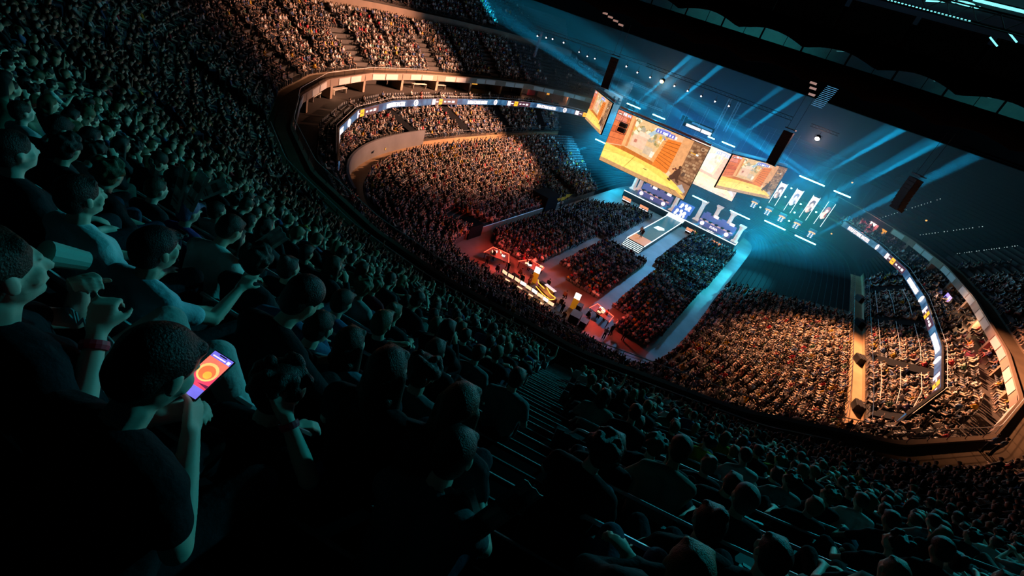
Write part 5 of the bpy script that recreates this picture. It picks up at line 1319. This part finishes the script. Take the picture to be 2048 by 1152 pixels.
# step lights along the empty dark aisles
def dots(p, q, n, lab):
    t = empty('step_light_row', p, 0, lab, 'light', 'rows of step lights in the dark tiers'); p, q = Vector(p), Vector(q)
    a = MB(); a.tube([(0, 0, -.12), tuple(q - p - Vector((0, 0, .12)))], .02, 4); a.obj('cable', M['rail_dark'], t)
    for k in range(n):
        if (k * 7) % 11 < 2: continue
        a = MB(); r = .07 + .03 * ((k * 5) % 3 == 0); a.box(tuple((q - p) * k / (n - 1)), (r, r, r)); a.obj('lamp', M['step_light'], t)
dots((12.3, 105, 14.9), (17.9, 105, 21.5), 22, 'upper dotted row of step lights right of the lone speaker stack')
dots((18.7, 105, 15.0), (25.0, 105, 20.0), 22, 'dotted row of step lights at mid height on the dark right tier')
dots((24.7, 105, 14.6), (30.3, 105, 19.3), 26, 'lowest dotted row of step lights above the right-hand crowd')
dots((-66.0, 115, 12.9), (-71.6, 115, 17.5), 22, 'dotted row of step lights far left beside the crowd')
dots((-58.5, 115, 13.7), (-63.1, 115, 18.6), 20, 'dotted row of step lights in the dark tier left of the speaker stack')
dots((11.6, 80, 31.8), (17.4, 80, 31.3), 16, 'cyan dotted row of lights under the roof at the right edge')
for n, (x, z, lab) in enumerate(((5.9, 18.3, 'small yellow lamp in the dark beside the long cyan bar'), (19.2, 17.1, 'small yellow lamp in the dark tier at the far right'), (8.1, 8.5, 'small yellow lamp below the rightmost banner'))):
    lamp(x, 110, z, 'amber', lab, .16, 'wall_lamp')
M['peach'] = mat('peach_panel', (.6, .35, .28), .6, emit=(.8, .42, .32), es=.35)
for n, (x, z) in enumerate(((-54.1, 31.2), (-52.6, 30.85), (-51.1, 30.5), (-49.6, 30.1), (-9.5, 32.), (-9.0, 31.3), (-8.6, 30.5), (-8.2, 29.5))):
    a = MB(); a.box((0, 0, 0), (1.2, .08, .38)); tag(a.obj('roof_panel', M['peach'], loc=(x, 110, z)), f'peach coloured panel under the far roof, {["first", "second", "third", "fourth"][n % 4]} of the {"left" if n < 4 else "right"} set', 'panel')
t = empty('roof_grille', (-6.3, 110, 29.8), 0, 'ladder of thin blue bars under the far roof above the reddish lamp', 'grille')
for k in range(13): a = MB(); a.box((.8 - k * .06 - .2, 0, 1.8 - k * .3), (2.0, .06, .08)); a.obj('bar', mat('blue_bar', (.1, .25, .4), .5, emit=(.08, .3, .5), es=.7) if k == 0 else bpy.data.materials['blue_bar'], t)

# ------------------------------------------------------------------ balcony boxes
for i, w, lab, mm in ((560, 3.4, 'white edged table in a left box, nearer of two', 'table'), (548, 3.0, 'white edged table in a left box, farther of two', 'table'), (606, 3.2, 'long pale counter in the corner box on the left', 'table'), (620, 3.0, 'pale counter at the dark end box on the left', 'table'), (196, 2.6, 'pale table in the bright right-hand boxes', 'table'), (178, 2.6, 'pale table by the glaring lamp in the right-hand boxes', 'table')):
    p = ring(i, 1.2); n_ = rnorm(i); t = empty('box_table', (p[0], p[1], 10.86), math.atan2(n_[1], n_[0]) + PI / 2, lab, 'table')
    a = MB(); a.box((0, 0, .74), (w, .7, .06)); a.obj('table_top', M['table'], t)
    for sx in (-1, 1): a = MB(); a.box((sx * (w / 2 - .1), 0, .36), (.06, .5, .72)); a.obj('leg', M['table'], t)
M['magenta'] = mat('magenta_screen', (.02, .02, .02), emit=(1., .18, .62), es=1.6)
M['violet'] = mat('violet_screen', (.02, .02, .02), emit=(.32, .22, 1.), es=1.8)
M['orange_sign'] = mat('orange_sign', (.02, .02, .02), emit=(1., .42, .05), es=1.0)
M['white_sign'] = mat('white_sign', (.02, .02, .02), emit=(1., .85, .8), es=3.0)
for i, o_, z, w, h, mm, lab in ((489, 2.6, 12.0, 1.6, .7, 'magenta', 'magenta screen in a box of the left balcony'), (520, 2.9, 12.0, 1.8, .8, 'orange_sign', 'amber lit wall panel in a left box'), (470, 2.9, 11.9, 1.2, .5, 'orange_sign', 'small orange lit sign in the far left boxes'), (281, 2.0, 12.2, 2.2, 1.2, 'white_sign', 'glaring white screen at the far end of the right balcony'), (275, 1.6, 11.9, 1.6, 1.0, 'orange_sign', 'orange sign at the far end of the right balcony'), (207, -1.2, 11.6, 2.0, .9, 'violet', 'violet glowing rack in the right-hand boxes'), (170, 2.4, 12.1, 1.0, .4, 'orange_sign', 'orange lit panel in the red box on the right'), (593, -2.9, 8.7, .5, .25, 'orange_sign', 'small orange lamp on the corner wall at the left'), (620, -8.6, 7.0, .4, .2, 'orange_sign', 'small orange lamp low on the grey corner wall')):
    p = ring(i, o_); n_ = rnorm(i); a = MB(); a.box((0, 0, 0), (w, .08, h)); a.box((0, .06, 0), (w + .1, .06, h + .1), 1)
    tag(a.obj('lit_sign', [M[mm], M['dark']], loc=(p[0], p[1], z), rz=math.atan2(n_[1], n_[0]) - PI / 2), lab, 'sign')
p = ring(186, 1.0); lamp(p[0], p[1], 12.1, 'warm_lamp', 'glaring lamp in the right-hand boxes', .16, 'wall_lamp', (-1, 0, 0))
a = MB(); p = ring(482, 2.2)
for k in range(16): a.box((0, -1.6 + k * .2, 0), (.10 + .05 * (k % 2), .21, 1.7))
tag(a.obj('box_curtain', mat('red_curtain', (.30, .01, .04), .9), loc=(p[0], p[1], 11.85)), 'dark red curtain in a box of the left balcony', 'curtain')

# ------------------------------------------------------------------ things held in the near rows
def place_px(d_, rz, tilt, mbx, nm, mats, loc, label, cat):
    o = mbx.obj(nm, mats, loc=loc); o.rotation_euler = (tilt, 0, rz); return tag(o, label, cat)
head = Vector((-1.08, .37, 29.55)); pc = Vector((-1.11, .50, 28.81))
nrm = ((head - pc).normalized() + (EYE - pc).normalized() * .6).normalized()
upv = (Vector((-1.102, .544, 28.825)) - Vector((-1.085, .467, 28.778))); upv = (upv - nrm * upv.dot(nrm)).normalized(); rtv = upv.cross(nrm)
R3 = Matrix((rtv, upv, nrm)).transposed()
ph = MB(); ph.box((0, 0, 0), (.072, .148, .009))
o = ph.obj('phone', M['speaker']); o.matrix_world = Matrix.Translation(pc) @ R3.to_4x4(); tag(o, 'glowing phone held by the hunched man, red and violet picture on it', 'phone')
g = MB()
def gp(poly, c, z): g.add([(x, y, .0047 + z) for x, y in poly], [tuple(range(len(poly)))], 0, c)
def disc(cx, cy, r, n=18): return [(cx + r * math.cos(q), cy + r * math.sin(q)) for q in np.linspace(0, 2 * PI, n + 1)[:-1]]
gp([(-.034, -.071), (.034, -.071), (.034, .071), (-.034, .071)], C_(104, 100, 206), .0)
gp([(-.034, -.040), (.034, -.040), (.034, .052), (-.034, .052)], C_(222, 60, 90), .0002)
gp([(-.034, .01), (.034, .01), (.034, .052), (-.034, .052)], C_(240, 110, 90), .0003)
gp(disc(.0, .008, .030), C_(255, 190, 110), .0004); gp(disc(.0, .006, .023), C_(236, 110, 60), .0005); gp(disc(.006, .0, .012), C_(250, 170, 60), .0006)
gp([(-.028, .056), (.016, .056), (.016, .060), (-.028, .060)], C_(240, 210, 230), .0005); gp([(.02, .054), (.03, .054), (.03, .064), (.02, .064)], C_(250, 230, 240), .0005)
gp([(-.012, .065), (.012, .065), (.012, .069), (-.012, .069)], C_(10, 8, 14), .0006); gp([(.0, -.030), (.034, -.034), (.034, -.024)], C_(90, 20, 60), .0007)
q = g.obj('screen', mat_screen('phone_screen', 1.5), o)
pl = bpy.data.lights.new('phone_glow', 'POINT'); pl.energy = .035; pl.color = (1., .55, .6); pl.shadow_soft_size = .05
plo = bpy.data.objects.new('phone_glow', pl); COL.objects.link(plo); plo.location = pc + nrm * .03
def band_on(loc, d, r, nm, mm, label):
    d = Vector(d).normalized(); a = MB(); w = Vector((0, 0, 1)) if abs(d.z) < .9 else Vector((1, 0, 0)); x = d.cross(w).normalized(); y = d.cross(x)
    a.tube([Vector(loc) + (x * math.cos(q) + y * math.sin(q)) * r for q in np.linspace(0, 2 * PI, 17)[:-1]], .006, 6, closed=True); a.v = [tuple(Vector(loc) + (Vector(p) - Vector(loc)) + d * ((Vector(p) - Vector(loc)).dot(d) * 1.6)) for p in a.v]
    tag(a.obj(nm, mm), label, 'wristband')
def local_to_world(o, p): return Matrix.Translation(o.location) @ Matrix.Rotation(o.rotation_euler.z, 4, 'Z') @ Vector(p)
redcloth = mat('red_band', (.75, .03, .06), .6)
h1 = hero_obj[1]; e_, w_ = Vector((.305, .05, 1.0)), Vector((.125, .10, 1.19)); lp = e_ + (w_ - e_) * .86
band_on(local_to_world(h1, lp), (Matrix.Rotation(h1.rotation_euler.z, 3, 'Z') @ (w_ - e_)), .032, 'wristband', redcloth, 'red wristband on the raised arm of the curly-haired man')
h2 = hero_obj[2]; e_, w_ = Vector((.31, -.10, .80)), Vector((.135, .085, 1.0)); lp = e_ + (w_ - e_) * .86
band_on(local_to_world(h2, lp), (Matrix.Rotation(h2.rotation_euler.z, 3, 'Z') @ (w_ - e_)), .033, 'wristband', redcloth, 'red wristband on the forearm of the man at the left edge')
a = MB(); a.tube([(0, 0, 0), (0, 0, .11)], [.032, .040], 14); a.tube([(0, 0, .015), (0, 0, .1)], [.028, .037], 14)
o = a.obj('drinking_cup', mat('cup_plastic', (.25, .5, .45), .3)); o.location = local_to_world(h2, (-.05, .17, 1.13)); o.rotation_euler = (math.radians(55), 0, h2.rotation_euler.z); tag(o, 'translucent plastic cup at the mouth of the man at the left edge', 'cup')
# printed letters across that man's shirt
me = text_mesh('OCEND', .075, .002, .002, 'lettering', mat('shirt_print', (.5, .6, .62), .8)); w = max(v.co.x for v in me.vertices)
me.transform(Matrix.Translation((-w / 2, .125, .88)) @ Matrix.Rotation(PI / 2, 4, 'X') @ Matrix.Scale(-1, 4, (1, 0, 0)) @ Matrix.Translation((-w, 0, 0)))
lo = bpy.data.objects.new('lettering', me); COL.objects.link(lo); lo.parent = [c for c in h2.children if c.name.startswith('shirt')][0]
# paper clappers held up in the rows to the left
M['clapper'] = mat('clapper_card', (.34, .40, .38), .7, noise=.6, nscale=14.)
M['clapper_print'] = mat('clapper_print', (.10, .06, .05), .7)
def clapper(px_, py_, k, rz, roll_, label, L=.46):
    z = urow(k)[1] + .95; d = Vector(((px_ - 1024), -(py_ - 576), -FPX)); d = CAMR @ d; tt = (z - 30.) / d.z
    return None
for loc, rot_, lab, L in (((-4.68, 1.79, 27.75), (.35, .9, .1), 'printed paper clapper lying flat in front of the short-haired man', .5), ((-4.38, 1.86, 27.70), (-.15, .25, .0), 'printed paper clapper held upright, left of a pair', .46), ((-4.35, 1.98, 27.67), (-.1, .42, .2), 'printed paper clapper held upright, middle of three', .46), ((-4.30, 2.10, 27.70), (.0, .95, .1), 'printed paper clapper with brown handle, tilted to the right', .5), ((-3.07, 1.85, 27.82), (.1, .75, .3), 'long folded clapper slanting between the blue-topped people', .62), ((-.44, 1.15, 28.18), (.2, -.35, .5), 'folded clapper in the hands nearest the stairs, left of two', .30), ((-.30, 1.20, 28.26), (-.3, .55, .4), 'folded clapper in the hands nearest the stairs, right of two', .34)):
    t = empty('paper_clapper', loc, 0, lab, 'clapper'); t.rotation_euler = rot_
    a = MB()
    for k in range(5):
        a.add([(-.06 + .024 * k, .012 * (k % 2), -L / 2), (-.06 + .024 * (k + 1), .012 * ((k + 1) % 2), -L / 2), (-.06 + .024 * (k + 1), .012 * ((k + 1) % 2), L / 2), (-.06 + .024 * k, .012 * (k % 2), L / 2),
               (-.06 + .024 * k, .004 + .012 * (k % 2), -L / 2), (-.06 + .024 * (k + 1), .004 + .012 * ((k + 1) % 2), -L / 2), (-.06 + .024 * (k + 1), .004 + .012 * ((k + 1) % 2), L / 2), (-.06 + .024 * k, .004 + .012 * (k % 2), L / 2)], [(0, 1, 2, 3), (7, 6, 5, 4), (0, 4, 5, 1), (3, 2, 6, 7)])
    a.obj('card', M['clapper'], t)
    a = MB(); a.box((0, -.006, .06), (.075, .004, .09)); a.box((0, -.006, -.10), (.085, .004, .02)); a.box((0, -.006, -.14), (.085, .004, .012)); a.obj('print', M['clapper_print'], t)

# ------------------------------------------------------------------ light
def spot(name, loc, tgt, col, power, ang, blend=.5, soft=.6):
    l = bpy.data.lights.new(name, 'SPOT'); l.energy = power; l.color = col; l.spot_size = math.radians(ang); l.spot_blend = blend; l.shadow_soft_size = soft
    o = bpy.data.objects.new(name, l); COL.objects.link(o); o.location = loc
    o.rotation_euler = (Vector(tgt) - Vector(loc)).to_track_quat('-Z', 'Y').to_euler(); return o
def point(name, loc, col, power, soft=.3):
    l = bpy.data.lights.new(name, 'POINT'); l.energy = power; l.color = col; l.shadow_soft_size = soft
    o = bpy.data.objects.new(name, l); COL.objects.link(o); o.location = loc; return o
WARM = (1., .47, .28); CY = (.02, .68, .80)
spot('warm_left', (-31.7, 89.5, 24.0), (-53, 63, 6), WARM, 330000, 56, .7)
spot('warm_left_upper', (-44, 88.5, 24.6), (-70, 56, 18), WARM, 190000, 58, .8)
spot('warm_right', (1.5, 76, 27), (15, 56, 5), (1., .42, .20), 290000, 64, .8)  # added spot to light the right stand, no fixture hangs here
spot('warm_right_upper', (1.5, 75.5, 27.2), (33, 60, 17), (1., .40, .20), 190000, 52, .8)  # second added spot without a fixture, for the upper right tier
spot('warm_floor', (-21, 89.5, 23.6), (-24, 58, 0), (1., .62, .5), 5000, 50, .9)
spot('roof_wash_near', (9, 35, 34.4), (-3, 3, 27), CY, 13000, 66, .9, .35)
spot('roof_wash_left', (-14, 44, 35), (-34, 14, 23), CY, 5400, 70, .9, .35)
spot('blue_floor', (-16, 96, 17.4), (-17, 76, 0), (.10, .45, .95), 34000, 80, .8)
spot('cyan_side_aisle', (5, 99, 17.), (-4.0, 80, 0), (.03, .70, .95), 95000, 34, .7)
spot('cyan_left_corner', (-36, 99, 17.), (-44, 96, 4), (.04, .55, .95), 60000, 60, .8)
for n, (x, z, L) in enumerate(BARS):
    for dx, dz, e in ((.49, .84, 1.), (-1., .18, .8)) if z > 10 else ((.49, .84, .8), (-.6, -.5, .6)):
        spot('beam', (x + dx * .4, 99.6, z + dz * .4), (x + dx * 10, 99.6, z + dz * 10), (.006, .50, .90), 900000 * e * (L / 3), 5., .5, .15)  # added narrow spots; their shafts imitate star streaks around the bars
area = bpy.data.lights.new('stage_glow', 'AREA'); area.shape = 'RECTANGLE'; area.size = 30; area.size_y = 8; area.energy = 4200; area.color = (.006, .22, .80)
ao = bpy.data.objects.new('stage_glow', area); COL.objects.link(ao); ao.location = (-16, 112, 15); ao.rotation_euler = (Vector((0, -1, -.15))).to_track_quat('-Z', 'Y').to_euler()
for x, y in ((-27.3, 48.8), (-23., 51.), (-11.9, 50.1)): point('red_desk_glow', (x, y, 2.4), (1., .08, .06), 700)
point('orange_desk_glow', (-18.3, 46.8, 1.8), (1., .40, .08), 260); point('monitor_glow', (-20, 44.2, 1.9), (1., .5, .3), 110)
p = ring(186, -.2); point('right_box_lamp', (p[0], p[1], 12.0), (1., .5, .25), 700); p = ring(166, -1.4); point('right_box_red', (p[0], p[1], 11.6), (1., .05, .08), 420)
p = ring(204, -1.5); point('right_box_warm', (p[0], p[1], 12.2), (1., .55, .35), 520); p = ring(278, -.5); point('right_end_glow', (p[0], p[1], 12.4), (1., .3, .4), 350)
for i in (612, 573, 530, 489, 462): p = ring(i, .4); point('left_box_lamp', (p[0], p[1], 12.4), (1., .5, .28), 130)
spot('banner_wash', (-8, 98, 19), (-4, 62, 34), (.10, .75, .75), 110000, 60, .8)
point('orange_lamp_glow', (-31.7, 98.2, 23.4), (1., .50, .14), 700, .4); point('reddish_lamp_glow', (-2.95, 98.2, 23.7), (1., .42, .34), 700, .4)
for x, z in ((-2.5, 13.4), (.5, 11.4), (3.6, 11.2), (.4, 9.5), (.4, 7.6), (-2.6, 9.0)): point('green_glow', (x, 109.5, z), (.02, 1., .60), 520, .3)
for x in (-24.7, -10.6): spot('added_desk_fill', (x, 97.2, 11.5), (x, 102.5, 2.2), (1., .62, .48), 3200, 50, .6)  # spots added to brighten players and columns, no fixture
spot('added_back_fill', (-38, 99.5, 21.5), (-43.4, 105, 14.6), (.45, .85, 1.), 9000, 50, .6)  # spot added to brighten the grey screen back
for x, z, L in BARS: point('bar_glow', (x, 99.4, z), (.0, .50, .90), 1100 * L / 3, .5)
for x, y, z in ((-33, 99.5, 3.5), (-2.5, 99.5, 3.5), (-36, 101, 7)): point('added_fog_fill', (x, y, z), (.01, .50, .85), 2600, .8)  # points added to brighten the fog by the stage, no fixture
# haze over the stage
hb = MB(); hb.box((-14, 104.2, 14.6), (170, 15.4, 29)); ho = hb.obj('haze', bpy.data.materials.new('haze')); hm = ho.data.materials[0]; hm.use_nodes = True; nt = hm.node_tree
nt.nodes.clear(); out = nt.nodes.new('ShaderNodeOutputMaterial'); vs = nt.nodes.new('ShaderNodeVolumeScatter'); vs.inputs['Color'].default_value = (.58, .88, 1., 1); vs.inputs['Density'].default_value = .017; vs.inputs['Anisotropy'].default_value = .25  # neutral haze tinted blue to deepen the blue light in it
nt.links.new(vs.outputs[0], out.inputs['Volume']); hm.cycles.homogeneous_volume = True if hasattr(hm.cycles, 'homogeneous_volume') else False
tag(ho, 'haze hanging over the stage, tinted to deepen its blue light', 'haze', kind='stuff')
w = bpy.data.worlds.new('World'); S.world = w; w.use_nodes = True; w.node_tree.nodes['Background'].inputs[0].default_value = (.02, .05, .06, 1); w.node_tree.nodes['Background'].inputs[1].default_value = .012
